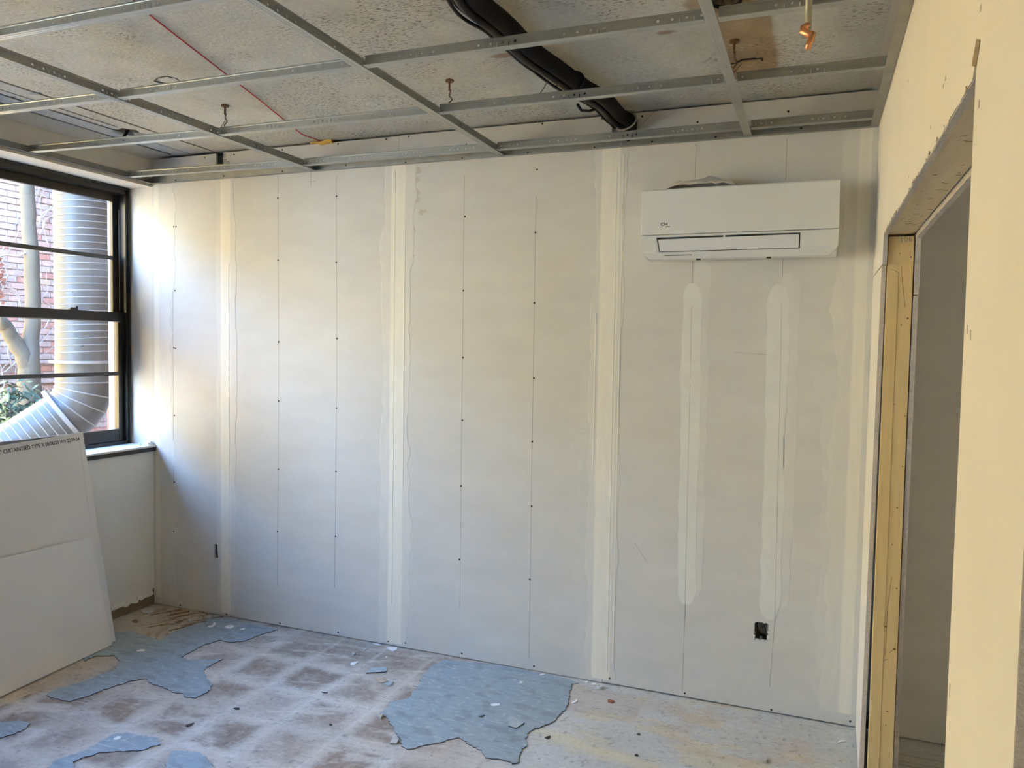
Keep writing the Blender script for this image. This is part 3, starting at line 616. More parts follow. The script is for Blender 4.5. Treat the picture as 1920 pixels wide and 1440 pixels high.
mb.box(X0+.0008, X0+T, -2.8118, -2.8102, .012, 2.73)
obj('cut_edge', mb, M['gypsum'], wall_right)
mb = MB()
for i in range(46):
    y = -.54-1.75*rnd.random()**1.3; z = 2.171+.004*rnd.random(); s_ = .004+.008*rnd.random(); x = X0-.0006
    mb.add([(x, y-s_, z+.006*rnd.random()), (x-.004*rnd.random(), y+s_*.3, z-.010*rnd.random()), (x, y+s_, z+.004), (x-.002, y, z+.012*rnd.random())], [(0,1,2),(0,2,3)])
mb.add([(X0-.001, -2.33, 2.20), (X0-.004, -2.385, 2.225), (X0-.001, -2.40, 2.215), (X0-.001, -2.37, 2.185)], [(0,1,2,3)])
obj('torn_paper', mb, M['gypsum_dark'], wall_right)
jamb = obj('jamb_stud', MB().box(3.6525, 3.7415, -.494, -.456, 0.0, 2.168), M['wood'], wall_right, bevel=.002); jamb['label'] = 'pale yellow pine stud lining the opening'
mb = MB()
for (u, v, r) in ((1702,597,.006),(1690,609,.004),(1676,758,.004),(1697,780,.004),(1668,784,.003),(1662,852,.004),(1692,874,.004),(1660,950,.004),(1682,952,.005),(1658,1024,.004),(1673,1021,.004),(1681,1103,.005),(1660,1175,.006),(1677,1217,.008),(1645,1236,.007),(1650,1331,.009),(1664,1334,.006),(1661,1360,.004),(1687,475,.004),(1708,482,.006)):
    q = hit(u, v, 1, -.4942); mb.tube([(q.x, -.4938, q.z), (q.x, -.4948, q.z)], r*.62, 8)
obj('knot', mb, M['knot'], jamb)
mb = MB()
for pts in ([(1690,500),(1692,530),(1697,575)], [(1680,620),(1678,700),(1675,740)], [(1672,1080),(1664,1140),(1662,1180),(1660,1230)], [(1648,1237),(1658,1238),(1666,1236)], [(1668,1224),(1674,1219),(1680,1217)]):
    mb.tube([hit(u, v, 1, -.4942) for u, v in pts], .0009, 4)
obj('grain_crack', mb, M['knot'], jamb)
obj('jamb_scab', MB().hexa([(3.6535, -.4945, 0), (3.694, -.4945, 0), (3.694, -.4945, 2.03), (3.6535, -.4945, 2.05)], [(3.6535, -.4985, 0), (3.692, -.4975, 0), (3.690, -.4975, 2.03), (3.6535, -.4985, 2.05)]), M['wood'], wall_right)
def mk_text_plane(q, right, up): n = right.cross(up); return Matrix.Translation(q) @ Matrix((( right.x, up.x, n.x, 0), (right.y, up.y, n.y, 0), (right.z, up.z, n.z, 0), (0,0,0,1)))
q = hit(1683, 455, 1, -.4945); text('pencil_note', '.106', .030, mk_text_plane(Vector((q.x, -.4945, q.z)), Vector((1,0,.05)).normalized(), Vector((-.05,0,1)).normalized()), M['pencil'], jamb, extr=.0001)
hb = obj('header_board', MB().box(3.652, 3.7415, -2.40, -.457, 2.1775, 2.215), M['plywood'], wall_right)
mb = MB(); rnd = random.Random(11)
for i in range(40):
    y = -.6-1.7*rnd.random(); x = 3.66+.075*rnd.random(); l = .004+.016*rnd.random(); mb.box(x, x+l, y, y+.003+.003*rnd.random(), 2.1770, 2.1776)
obj('grain_mark', mb, M['knot'], hb)
obj('header_stud', MB().box(3.652, 3.7415, -2.40, -.002, 2.216, 2.28), M['wood'], wall_right)
obj('near_stud', MB().box(3.652, 3.7415, -2.398, -2.362, 0, 2.17), M['wood'], wall_right)
obj('near_stud', MB().box(3.652, 3.7415, -2.806, -2.77, 0, 2.17), M['wood'], wall_right)
rnd = random.Random(17)
hd = [(-.001, 2.06), (-.001, 2.75), (-2.81, 2.75), (-2.81, 2.164)] + [(-2.36+i*.04, 2.160+.003*(rnd.random()-.5)) for i in range(46)] + [(-.512, 2.158), (-.508, 2.0)]
obj('hall_sheet', yzpoly([(-.001, 1.945), (-.001, 2.75), (-2.81, 2.75), (-2.81, 2.164)] + hd[4:-1] + [(-.505, 1.945)], 3.7460, .017), M['gypsum'], wall_right)
obj('hall_sheet', yzpoly([(-.001, .01), (-.001, 1.94), (-.497, 1.94), (-.470, .01)], 3.7455, .0165), M['gypsum'], wall_right)
obj('hall_sheet', MB().box(3.746, 3.762, -2.81, -2.364, .01, 2.16), M['paper'], wall_right)
obj('lintel_fill', MB().box(X0+.003, 3.762, -3.75, -.001, 2.735, 2.889), M['plaster'], wall_right)
obj('drywall_sheet', MB().box(X0, X0+.1, -3.75, -2.812, 2.18, 2.735), M['skim'], wall_right)
obj('drywall_sheet', MB().box(X0, X0+.13, YS, -3.75, 0, 2.889), M['skim'], wall_right)
mb = MB()   # small scuffs and nail pops in the skim coat
for (u, v, w, h) in ((1773,147,.010,.004),(1769,161,.010,.004),(1839,15,.010,.005),(1703,152,.004,.004),(1745,239,.004,.004),(1704,332,.004,.004),(1836,195,.006,.006),(1814,618,.006,.008),(1820,628,.006,.008),(1781,1295,.004,.012)):
    q = hit(u, v, 0, X0); mb.box(X0-.0006, X0, q.y-w*.6, q.y+w*.6, q.z-h, q.z+h)
obj('scuff_mark', mb, mat('grey_scuff', (.42,.39,.33), .8), wall_right)
wall_hall = struct('wall_hall')
obj('drywall_sheet', MB().box(3.765, 5.2, -.018, -.003, .006, 2.885), M['paper'], wall_hall)
hl_d = bpy.data.lights.new('hall_fill', 'POINT'); hl = bpy.data.objects.new('hall_fill', hl_d); C.objects.link(hl)
hl_d.energy = 27.0; hl_d.color = (1.0, 0.88, 0.70); hl_d.shadow_soft_size = .15; hl.location = (4.4, -3.4, 2.5)  # unseen fill light added to brighten the hall, no fixture behind it
obj('side_panel', MB().box(5.2, 5.3, YS, 0, 0, 2.885), M['paper'], wall_hall)
wall_front = struct('wall_front')
obj('drywall_sheet', MB().box(-.95, 5.3, YS-.1, YS, 0, 2.885), M['paper'], wall_front)

# ---------------------------------------------------------------- suspended ceiling grid
def tee(a, b, z, w, h, parent, y_up=True, web_u0=0.0, slots=True):
    """one inverted-T rail between two points (flange underside at z): flange with two ribs, punched web, bulb"""
    a = Vector((*a, z)); b = Vector((*b, z)); d = (b-a).normalized(); s = Vector((-d.y, d.x, 0)); L = (b-a).length
    prof = [(-w/2,.0006),(-w/2+.0008,0),(-w*.2,0),(-w*.17,.0008),(-w*.10,.0008),(-w*.07,0),(w*.07,0),(w*.10,.0008),(w*.17,.0008),(w*.2,0),(w/2-.0008,0),(w/2,.0006),(w/2,.0022),(-w/2,.0022)]
    mb = MB(); n = len(prof)
    mb.v = [tuple(a+s*p+Vector((0,0,q))) for p, q in prof]+[tuple(b+s*p+Vector((0,0,q))) for p, q in prof]
    mb.f = [(i, (i+1) % n, n+(i+1) % n, n+i) for i in range(n)] + [tuple(range(n)), tuple(range(n, 2*n))[::-1]]; mb.uv = [None]*len(mb.f)
    obj('flange', mb, M['flange'], parent)
    mb = MB()
    for sd in (-1, 1):
        o = s*(.0012*sd); z0, z1 = .0022, h-.008
        vv = [a+o+Vector((0,0,z0)), b+o+Vector((0,0,z0)), b+o+Vector((0,0,z1)), a+o+Vector((0,0,z1))]
        mb.add(vv, [(0,1,2,3)], [[(web_u0,0),(web_u0+L,0),(web_u0+L,z1-z0),(web_u0,z1-z0)]])
    obj('web', mb, M['web'], parent)
    mb = MB(); bz = h-.008
    mb.hexa([a+s*.0034+Vector((0,0,bz)), b+s*.0034+Vector((0,0,bz)), b-s*.0034+Vector((0,0,bz)), a-s*.0034+Vector((0,0,bz))],
            [a+s*.0034+Vector((0,0,h)), b+s*.0034+Vector((0,0,h)), b-s*.0034+Vector((0,0,h)), a-s*.0034+Vector((0,0,h))])
    obj('bulb', mb, M['galv'], parent, bevel=.0015)
MAINS = [(0.663, 'leftmost'), (1.838, 'middle'), (3.078, 'rightmost')]
for x, nm in MAINS:
    t = thing('ceiling_main_tee', 'long galvanized main rail running toward back wall, %s of the three main rails' % nm, 'ceiling rail', (x, -2.0, H), 'main rails of the ceiling grid')
    tee((x, -4.6), (x, -.004), H+.0006, .036, .043, t, web_u0=x*.37)
    if nm != 'leftmost':
        q = MB(); q.box(x+.0012, x+.0045, -.52, -.44, H+.012, H+.036); obj('splice_clip', q, M['galv_dull'], t)
cols_x = [(-.566, .643, 'left wall and leftmost main rail'), (.684, 1.817, 'leftmost and middle main rails'), (1.859, 3.057, 'middle and rightmost main rails'), (3.099, 3.606, 'rightmost main rail and right wall')]
rows = [([(-.195,-.135), (-.128,-.122), (-.118,-.122), (-.122,-.122)], 'nearest the back wall', 0), ([(-.835,-.785), (-.785,-.772), (-.772,-.768), (-.768,-.768)], 'second from the back wall', 1),
        ([(-1.412,-1.372), (-1.372,-1.366), (-1.366,-1.364), (-1.364,-1.364)], 'third from the back wall', 2), ([None, (-1.99,-1.985), None, None], 'fourth from the back wall', 3)]
for ys_, nm, r in rows:
    for k, yy in enumerate(ys_):
        if yy is None: continue
        x0, x1, where = cols_x[k]
        t = thing('ceiling_cross_tee', 'galvanized cross rail %s, spanning between %s' % (nm, where), 'ceiling rail', ((x0+x1)/2, yy[0], H), 'cross rails of the ceiling grid')
        tee((x0, yy[0]), (x1, yy[1]), H+.004 if k else H+.003, .034, .040, t, web_u0=.035+.02*k+.07*r)
def angle(name, label, mbs):
    vs = [v for m_ in mbs for v in m_[1].v]; t = thing(name, label, 'wall angle', tuple(np.mean(np.array(vs), axis=0)), 'wall angles around the ceiling grid')
    for n_, m_ in mbs: obj(n_, m_, M['galv_dull'], t)
    return t
BZ = H-.001
a1 = angle('wall_angle', 'galvanized perimeter angle screwed to back wall, long left length ending at a joint', [('upright_leg', MB().box(-.572, 2.472, -.0028, -.0018, BZ, BZ+.050)), ('bottom_leg', MB().box(-.572, 2.472, -.030, -.0018, BZ-.001, BZ))])
a2 = angle('wall_angle', 'galvanized perimeter angle screwed to back wall above the air conditioner', [('upright_leg', MB().box(2.474, 3.630, -.0028, -.0018, BZ, BZ+.050)), ('bottom_leg', MB().box(2.474, 3.630, -.030, -.0018, BZ-.001, BZ))])
a3 = angle('wall_angle', 'galvanized perimeter angle along top of window opening, on left wall', [('upright_leg', MB().box(XL+.003, XL+.004, -4.6, -.004, BZ+.001, BZ+.040)), ('bottom_leg', MB().box(XL+.003, XL+.030, -4.6, -.032, BZ, BZ+.001))])
a4 = angle('wall_angle', 'galvanized perimeter angle along top of cream right wall above doorway', [('upright_leg', MB().box(XR-.0025, XR-.0012, -4.6, -.004, BZ+.001, BZ+.045)), ('bottom_leg', MB().box(XR-.036, XR-.0012, -4.6, -.032, BZ, BZ+.001))])
for (u, v) in ((330,338),(420,330),(530,322),(649,310),(761,305),(867,297),(990,287),(1115,277),(1223,266),(1342,257),(1502,240.5)):
    q = bw(u, v); o = bpy.data.objects.new('screw_head', s_me); C.objects.link(o); pa = a1 if q.x < 2.47 else a2; o.parent = pa; o.location = Vector((q.x, -.0030, q.z))-pa.location
obj('roof_infill', MB().box(XR-.03, XR+.1, -3.75, 0.02, 2.886, 2.96), M['slab'], wall_right)

# hanger pins with twisted wire
def hanger(u, v, label, seed, z_end):
    q = hit(u, v, 2, ZC-.004); rnd = random.Random(seed)
    t = thing('wire_hanger', label, 'ceiling hanger', (q.x, q.y, ZC), 'rusty hanger wires hanging from the slab')
    mb = MB(); mb.tube([(q.x, q.y, ZC+.002), (q.x, q.y, ZC-.007)], .019, 14); obj('washer', mb, M['rust'], t)
    mb = MB(); mb.tube([(q.x, q.y, ZC-.004), (q.x-.001, q.y, ZC-.045)], .0045, 8); obj('pin', mb, M['rust'], t)
    n = 40; p1, p2 = [], []
    for i in range(n):
        f = i/(n-1); z = ZC-.040-(ZC-.040-z_end)*f; cx = q.x+.010*math.sin(f*9+seed)*f+.004; a = f*22
        p1.append((cx+.003*math.cos(a), q.y+.003*math.sin(a), z)); p2.append((cx-.003*math.cos(a), q.y-.003*math.sin(a), z))
    e = p1[-1]; p1 += [(e[0]+.02, e[1], e[2]+.012)]; p2 += [(e[0]-.004, e[1], e[2]-.03)]
    mb = MB(); mb.tube(p1, .0015, 5); mb.tube(p2, .0015, 5)
    if seed == 2: mb.tube([(e[0]+.006, e[1], e[2]+.02), (e[0]-.02, e[1], e[2]-.01), (e[0]-.05, e[1], e[2]-.006)], .0015, 5)
    if seed == 3: mb.tube([(e[0]-.01, e[1], e[2]+.03), (e[0]+.03, e[1], e[2]-.02)], .0013, 5); mb.tube([(e[0]+.035, e[1], e[2]+.03), (e[0]-.01, e[1], e[2]-.02)], .0013, 5)
    obj('twisted_wire', mb, M['rust'], t)
hanger(843, 152, 'rusty hanger pin with twisted wire beside the middle main rail', 1, 2.79)
hanger(422, 199, 'rusty hanger pin with bent wire near the red cord and window side', 2, 2.79)
hanger(1377, 78, 'rusty hanger pin with wire inside the brown water stain', 3, 2.77)

# broken bracket in the stain, and the sheared rod end in the spalled hole
q = hit(1406, 112, 2, ZC); mb = MB()
mb.tube([(q.x-.035, q.y-.03, ZC-.012), (q.x-.03, q.y, ZC+.004), (q.x+.03, q.y+.002, ZC+.002), (q.x+.048, q.y-.012, ZC-.006), (q.x+.05, q.y-.04, ZC-.022)], .0035, 6)
mb.tube([(q.x-.03, q.y-.002, ZC+.002), (q.x-.055, q.y-.02, ZC-.014), (q.x-.075, q.y-.06, ZC-.03)], .003, 6)
solo('broken_strap', mb, M['void'], 'black broken metal strap sticking out of the brown water stain', 'metal strap')
q = hit(237, 249, 2, ZC); mb = MB(); mb.tube([(q.x+.005, q.y+.01, ZC+.03), (q.x, q.y, ZC+.0), (q.x-.012, q.y-.012, ZC-.03)], [.010, .009, .007], 7)
solo('broken_rod', mb, M['void'], 'dark broken rod end hanging in the spalled ceiling hole near window', 'metal rod')
mb = MB(); mb.tube([(3.09+.045*math.cos(a), -1.10+.04*math.sin(a), ZC-.004) for a in np.linspace(0, 6.6, 24)], .006, 6)
solo('cable_loop', mb, M['rubber'], 'black cable loop at top edge above the rightmost main rail', 'cable')

# red cord and foam
mb = MB(); mb.tube([hit(u, v, 2, ZC-.006) for u, v in ((238,-12),(283,30),(355,86),(425,140),(490,190),(545,235),(566,252),(583,258),(600,264))], .0028, 6)
solo('red_cord', mb, M['red'], 'thin dark red cord running diagonally across the concrete ceiling', 'cord')
mb = MB(); rnd = random.Random(4); a, b = hit(584, 261, 1, -.012), hit(624, 263, 1, -.012)
poly = [Vector((a.x+(b.x-a.x)*f, -.004, 2.874+.012*rnd.random()-(.012 if up_ else -.002))) for up_ in (0, 1) for f in (np.linspace(0, 1, 9) if not up_ else np.linspace(1, 0, 9))]
mb.prism(poly, Vector((0, -.022, 0))); solo('foam_blob', mb, M['foam'], 'orange foam smear where red cord meets back wall top', 'foam')

# line set
def bundle():
    path = [hit(u, v, 2, 2.825) for u, v in ((852,-40),(880,2),(935,47),(985,95),(1035,130),(1082,163),(1125,188))]
    path = path + [Vector((2.475, -.165, 2.828)), Vector((2.497, -.085, 2.825)), Vector((2.508, -.045, 2.815)), Vector((2.510, -.02, 2.79)), Vector((2.512, .03, 2.77))]
    def spline(P, n=10):
        out = []; P = [P[0]]+P+[P[-1]]
        for i in range(1, len(P)-2):
            for k in range(n):
                t = k/n; p0, p1, p2, p3 = P[i-1:i+3]
                out.append(0.5*((2*p1)+(p2-p0)*t+(2*p0-5*p1+4*p2-p3)*t*t+(3*p1-p0-3*p2+p3)*t**3))
        return out+[P[-2]]
    pp = spline(path); t = thing('line_set', 'bundle of black insulated pipes running along ceiling into back wall', 'pipe', tuple(pp[len(pp)//2]))
    def side(off, dz):
        o = []
        for i, p in enumerate(pp):
            d = (pp[min(i+1, len(pp)-1)]-pp[max(i-1, 0)]); d.z = 0; d.normalize(); f = min(1, (len(pp)-1-i)/25); o.append(p+Vector((d.y, -d.x, 0))*off*f+Vector((0, 0, dz)))
        return o
    rr = [.031+.0015*vnoise(i*.6, 0, 3) for i in range(len(pp))]
    obj('insulated_pipe', MB().tube(side(.027, 0), rr, 14), M['rubber'], t, smooth=True)
    obj('insulated_pipe', MB().tube(side(-.028, .006), [r*.85 for r in rr], 14), M['rubber'], t, smooth=True)
    obj('drain_hose', MB().tube(side(-.010, -.026), .014, 10), M['tape'], t, smooth=True)
    k = side(-.045, -.018)
    obj('control_cable', MB().tube([p+Vector((.004*math.sin(i*.3), 0, -.012*max(0, math.sin(i*.17)))) for i, p in enumerate(k[:-18])], .006, 7), M['tape'], t, smooth=True)
    p = hit(1105, 198, 2, 2.80); obj('control_cable', MB().tube([hit(1083, 196, 2, 2.80), hit(1090, 207, 2, 2.785), hit(1105, 208, 2, 2.79), hit(1125, 203, 2, 2.80), hit(1135, 196, 2, 2.82)], .0065, 7), M['tape'], t, smooth=True)
    for i, mt in ((47, 'tape'), (84, 'tiegrey')):
        c = pp[i]; d = (pp[i+1]-pp[i-1]).normalized(); w = d.cross(Vector((0,0,1))).normalized(); u_ = w.cross(d)
        obj('tie', MB().tube([c+w*.064*math.cos(a)+u_*.042*math.sin(a) for a in np.linspace(0, 2*math.pi, 25)], .005, 6), M[mt], t, smooth=True)
    c = hit(1027, 150, 2, 2.795); obj('tie_tail', MB().tube([c, hit(1020, 165, 2, 2.78), hit(1012, 176, 2, 2.775)], .002, 5), M['tape'], t)
    obj('strap_bracket', MB().box(2.40, 2.56, -.105, -.098, 2.858, 2.862), M['tiegrey'], t)
bundle()

# dropped pipe with copper stub
p0, p1 = hit(1515, 55, 1, -1.45), hit(1518, 96, 1, -1.45); t = thing('pipe_stub', 'grey dropped pipe ending in bent copper stub near right wall', 'pipe', (p0.x, -1.45, p0.z))
obj('riser', MB().tube([(p0.x, -1.45, ZC+.01), (p0.x, -1.45, p0.z)], .0095, 12), M['conduit'], t, smooth=True)
obj('copper_elbow', MB().tube([(p0.x+.002, -1.45, p0.z+.012), (p0.x-.012, -1.455, p0.z+.002), (p0.x-.014, -1.458, p0.z-.006), (p0.x+.003, -1.46, p0.z-.018), (p0.x+.012, -1.462, p0.z-.022)], [.010, .011, .010, .010, .011], 12), M['copper'], t, smooth=True)
obj('copper_tail', MB().tube([(p0.x+.012, -1.462, p0.z-.016), (p0.x+.010, -1.464, p0.z-.034), (p0.x+.003, -1.466, p0.z-.048), (p0.x+.003, -1.467, p1.z)], [.0095, .0088, .0088, .0085], 12), M['copper'], t, smooth=True)

# ---------------------------------------------------------------- air conditioner
ax0, ax1 = 2.625, 3.481
ac = thing('air_conditioner', 'white wall-mounted split air conditioner on back wall', 'air conditioner', ((ax0+ax1)/2, -.1, 2.30))
def extr(prof, x0, x1, inset=None):
    mb = MB(); n = len(prof); i0 = inset or [0]*n
    mb.v = [(x0+i, y, z) for (y, z), i in zip(prof, i0)]+[(x1-i, y, z) for (y, z), i in zip(prof, i0)]
    mb.f = [(i, (i+1) % n, n+(i+1) % n, n+i) for i in range(n)]+[tuple(range(n)), tuple(range(n, 2*n))[::-1]]; mb.uv = [None]*len(mb.f); return mb
obj('chassis', extr([(-.002,2.455),(-.183,2.455),(-.190,2.44),(-.190,2.255),(-.150,2.248),(-.150,2.165),(-.06,2.150),(-.002,2.150)], ax0+.004, ax1-.004), M['ac'], ac, bevel=.003)
obj('front_panel', extr([(-.187,2.460),(-.197,2.459),(-.2010,2.452),(-.2015,2.253),(-.198,2.2505),(-.187,2.2505)], ax0, ax1), M['ac'], ac, bevel=.003)
fx0, fx1 = 2.703, 3.322
low = MB()
def lowprof(): return [(-.155,2.2475),(-.1990,2.2475),(-.2000,2.240),(-.1985,2.178),(-.190,2.166),(-.155,2.142),(-.10,2.142),(-.10,2.2475)]
for (a, b, il) in ((ax0, fx0-.004, 0), (fx1+.004, ax1, 0)):
    pr = lowprof(); n = len(pr); ins = [0,0,0,.002,.010,.035,.035,0]
    low.v += [(a+(i if a == ax0 else 0), y, z) for (y, z), i in zip(pr, ins)]+[(b-(i if b == ax1 else 0), y, z) for (y, z), i in zip(pr, ins)]
    o = len(low.v)-2*n; low.f += [tuple(o+k for k in (i, (i+1) % n, n+(i+1) % n, n+i)) for i in range(n)]+[tuple(o+k for k in range(n)), tuple(o+k for k in range(n, 2*n))[::-1]]
low.uv = [None]*len(low.f)
low.hexa([(fx0-.004,-.10,2.238),(fx1+.004,-.10,2.238),(fx1+.004,-.1995,2.238),(fx0-.004,-.1995,2.238)], [(fx0-.004,-.10,2.2475),(fx1+.004,-.10,2.2475),(fx1+.004,-.199,2.2475),(fx0-.004,-.199,2.2475)])
low.hexa([(fx0-.004,-.10,2.142),(fx1+.004,-.10,2.142),(fx1+.004,-.156,2.142),(fx0-.004,-.156,2.142)], [(fx0-.004,-.10,2.170),(fx1+.004,-.10,2.170),(fx1+.004,-.1955,2.170),(fx0-.004,-.1955,2.170)])
low.prism([Vector((fx0-.0045, -.1975, 2.2365)), Vector((fx0+.0100, -.1965, 2.1695)), Vector((fx0-.0045, -.1965, 2.1695))], Vector((0, .03, 0)))
obj('outlet_housing', low, M['ac'], ac)
obj('outlet_cavity', MB().box(fx0-.003, fx1+.003, -.162, -.155, 2.171, 2.237), M['ac_dark'], ac)
fp = MB().hexa([(fx0+.004,-.193,2.2285),(fx1-.001,-.193,2.2315),(fx1-.001,-.190,2.173),(fx0+.014,-.190,2.173)], [(fx0+.004,-.2000,2.2285),(fx1-.001,-.2000,2.2315),(fx1-.001,-.1975,2.173),(fx0+.014,-.1975,2.173)])
flap = obj('outlet_flap', fp, M['ac_flap'], ac, bevel=.0015)
obj('flap_clip', MB().box(3.000, 3.008, -.199, -.165, 2.2285, 2.2385), M['ac'], flap)
g = bw(1275, 480); obj('receiver_window', MB().hexa([(2.735,-.176,2.1545),(2.86,-.176,2.1545),(2.86,-.180,2.1575),(2.735,-.180,2.1575)], [(2.735,-.1785,2.1535),(2.86,-.1785,2.1535),(2.86,-.1825,2.1565),(2.735,-.1825,2.1565)]), M['tiegrey'], ac)
for x in (2.885, 3.195): obj('catch', MB().box(x-.009, x+.009, -.150, -.135, 2.136, 2.1425), M['dust'], ac)
q = hit(1239, 423, 1, -.2018); mb = MB(); lx, lz, lw = q.x, q.z, .0032
def stroke(a, b, c, d): mb.box(lx+a, lx+b, -.2021, -.2012, lz+c, lz+d)
stroke(0, lw, .001, .0115); stroke(.001, .0135, .0093, .0125); stroke(.001, .0135, 0, .0032)
stroke(.0165, .0165+lw, 0, .0125); stroke(.0268, .0268+lw, 0, .0125); stroke(.019, .028, .0047, .0078)
obj('logo_letters', mb, M['ink'], ac)
mb = MB()
for (a, b) in ((1235.5, 1243.5), (1248, 1256)):
    p, r_ = hit(a, 424.6, 1, -.2016), hit(b, 424.0, 1, -.2016); mb.box(p.x, r_.x, -.2020, -.2012, q.z-.0075, q.z-.0045)
obj('logo_underline', mb, M['ink'], ac)
# crumpled plastic on top of it
mb = MB(); nx, ny = 44, 10; xa, xb = 2.73, 3.045; cols = []
for j in range(ny+1):
    for i in range(nx+1):
        f, g_ = i/nx, j/ny; x = xa+(xb-xa)*f; y = -.175+.12*g_
        e = min(1, f/.12, (1-f)/.10)*max(0, math.sin(math.pi*min(1, .12+g_*.9)))
        z = 2.462+.048*e*(.45+.75*float(fbm(f*6, g_*3, 9)))*(0.6+.4*math.sin(2.4*f+.5))+.014*e*float(vnoise(f*17, g_*7, 4))
        mb.v.append((x+.006*float(vnoise(f*9, g_*9, 2)-.5), y, z))
for j in range(ny):
    for i in range(nx): mb.f.append((j*(nx+1)+i, j*(nx+1)+i+1, (j+1)*(nx+1)+i+1, (j+1)*(nx+1)+i)); mb.uv.append(None)
o = solo('plastic_sheet', mb, M['plastic'], 'crumpled translucent plastic wrapping lying on top of air conditioner', 'plastic wrap', smooth=True)
sd = o.modifiers.new('thick', 'SOLIDIFY'); sd.thickness = .0012

# ---------------------------------------------------------------- outlet box and cutout in the wall
t = thing('outlet_box', 'recessed steel outlet box with loose wires, low on the back wall at right', 'outlet box', ((HOLE_R[0]+HOLE_R[1])/2, .045, HOLE_R[2]))
a, b, c, d = HOLE_R; mb = MB()
mb.box(a-.003, a-.001, .0162, .075, c-.003, d+.003); mb.box(b+.001, b+.003, .0162, .075, c-.003, d+.003); mb.box(a-.003, b+.003, .0162, .075, c-.003, c-.001); mb.box(a-.003, b+.003, .0162, .075, d+.001, d+.003); mb.box(a-.003, b+.003, .073, .075, c, d)
obj('box_shell', mb, M['box'], t)
for k, dx in enumerate((.012, .022, .032, .044)):
    obj('wire', MB().tube([(a+dx, .05, d), (a+dx+.003, .035, d-.02), (a+dx+.010, .03, d-.045), (min(b-.004, a+dx+.022), .04, d-.066-.004*k)], .0010, 5), M['wire'], t, smooth=True)
obj('mounting_ear', MB().box(a+.024, a+.036, .017, .022, c+.001, c+.012), M['galv_dull'], t)
mb = MB(); rnd = random.Random(8)
for i in range(26):
    s_ = i % 4; f = rnd.random(); r = .0022+.0025*rnd.random()
    x, z = ((a+(b-a)*f, c), (a+(b-a)*f, d), (a, c+(d-c)*f), (b, c+(d-c)*f))[s_]; mb.box(x-r, x+r, -.0010, .004, z-r*.8, z+r*.8)
obj('broken_paper_edge', mb, M['white_chip'], wall_back)
a, b, c, d = HOLE_L; mb = MB().box(a-.004, b+.004, .055, .060, c-.004, d+.004)
mb.box(a-.004, a-.001, .0165, .055, c-.003, d+.003); mb.box(b+.001, b+.004, .0165, .055, c-.003, d+.003); mb.box(a-.001, b+.001, .0165, .055, d+.001, d+.004); mb.box(a-.001, b+.001, .0165, .055, c-.004, c-.001)
obj('cutout_shade_liner', mb, M['void'], wall_back)  # dark liner added, its colour stands in for shade in the hole

# ---------------------------------------------------------------- loose drywall boards
P0, Q0 = fl(217, 1203), fl(-60, 1332); along = (Q0-P0); along.z = 0; along.normalize()
leanv = Vector((-.252, 0, 1.0)).normalized(); Nrm = along.cross(leanv).normalized()
if Nrm.x < 0: Nrm = -Nrm
def board(name, label, off, t_, px, m_):
    P = P0+Nrm*off; pts = [hitp(u, v, P, Nrm) for u, v in px]
    for p in pts:
        if p.z < .006: p.z = .006
    mb = MB().hexa(pts, [p-Nrm*t_ for p in pts])
    lo_ = min(v[2] for v in mb.v); mb.v = [(x, y, max(z, .005)) for x, y, z in mb.v]
    o = obj(name, mb, m_, loc=Vector(np.mean(np.array(mb.v), axis=0))); tag(o, label, 'drywall board', 'loose drywall boards leaning under the window'); return o, pts
bd, bp = board('drywall_board', 'tall loose drywall board with printed line along top, leaning against window sill', 0.0, .0159, [(217,1204),(-150,1369),(-150,860.5),(155,810)], M['paper_back'])
bd2, bp2 = board('drywall_board', 'shorter loose drywall board leaning in front of the printed tall board', .0225, .0159, [(210,1216),(-150,1385),(-150,1083),(171,1007)], M['paper_front'])
R_ = (bp[3]-bp[2]).normalized(); U_ = (Nrm.cross(R_)).normalized()
q = hitp(149.5, 825.5, P0+Nrm*.0006, Nrm)
tx = text('printed_line', '5/8" CERTAINTEED TYPE X 08/06/23 WV 22:09:54', .030, mk_text_plane(q, R_, U_), M['ink'], None, extr=.0002, align='RIGHT', bold=.0004, sx=.84)
tx.parent = bd; tx.data.transform(Matrix.Translation(-bd.location))
a, b = hitp(147, 815.5, P0+Nrm*.0005, Nrm), hitp(-40, 846, P0+Nrm*.0005, Nrm)
mb = MB().tube([a, b], .0009, 4); obj('pressed_line', mb, M['gypsum'], bd)
a, b = hitp(149, 828, P0+Nrm*.0005, Nrm), hitp(170, 985, P0+Nrm*.0005, Nrm)
obj('pressed_line', MB().tube([a, b], .0008, 4), M['gypsum'], bd)

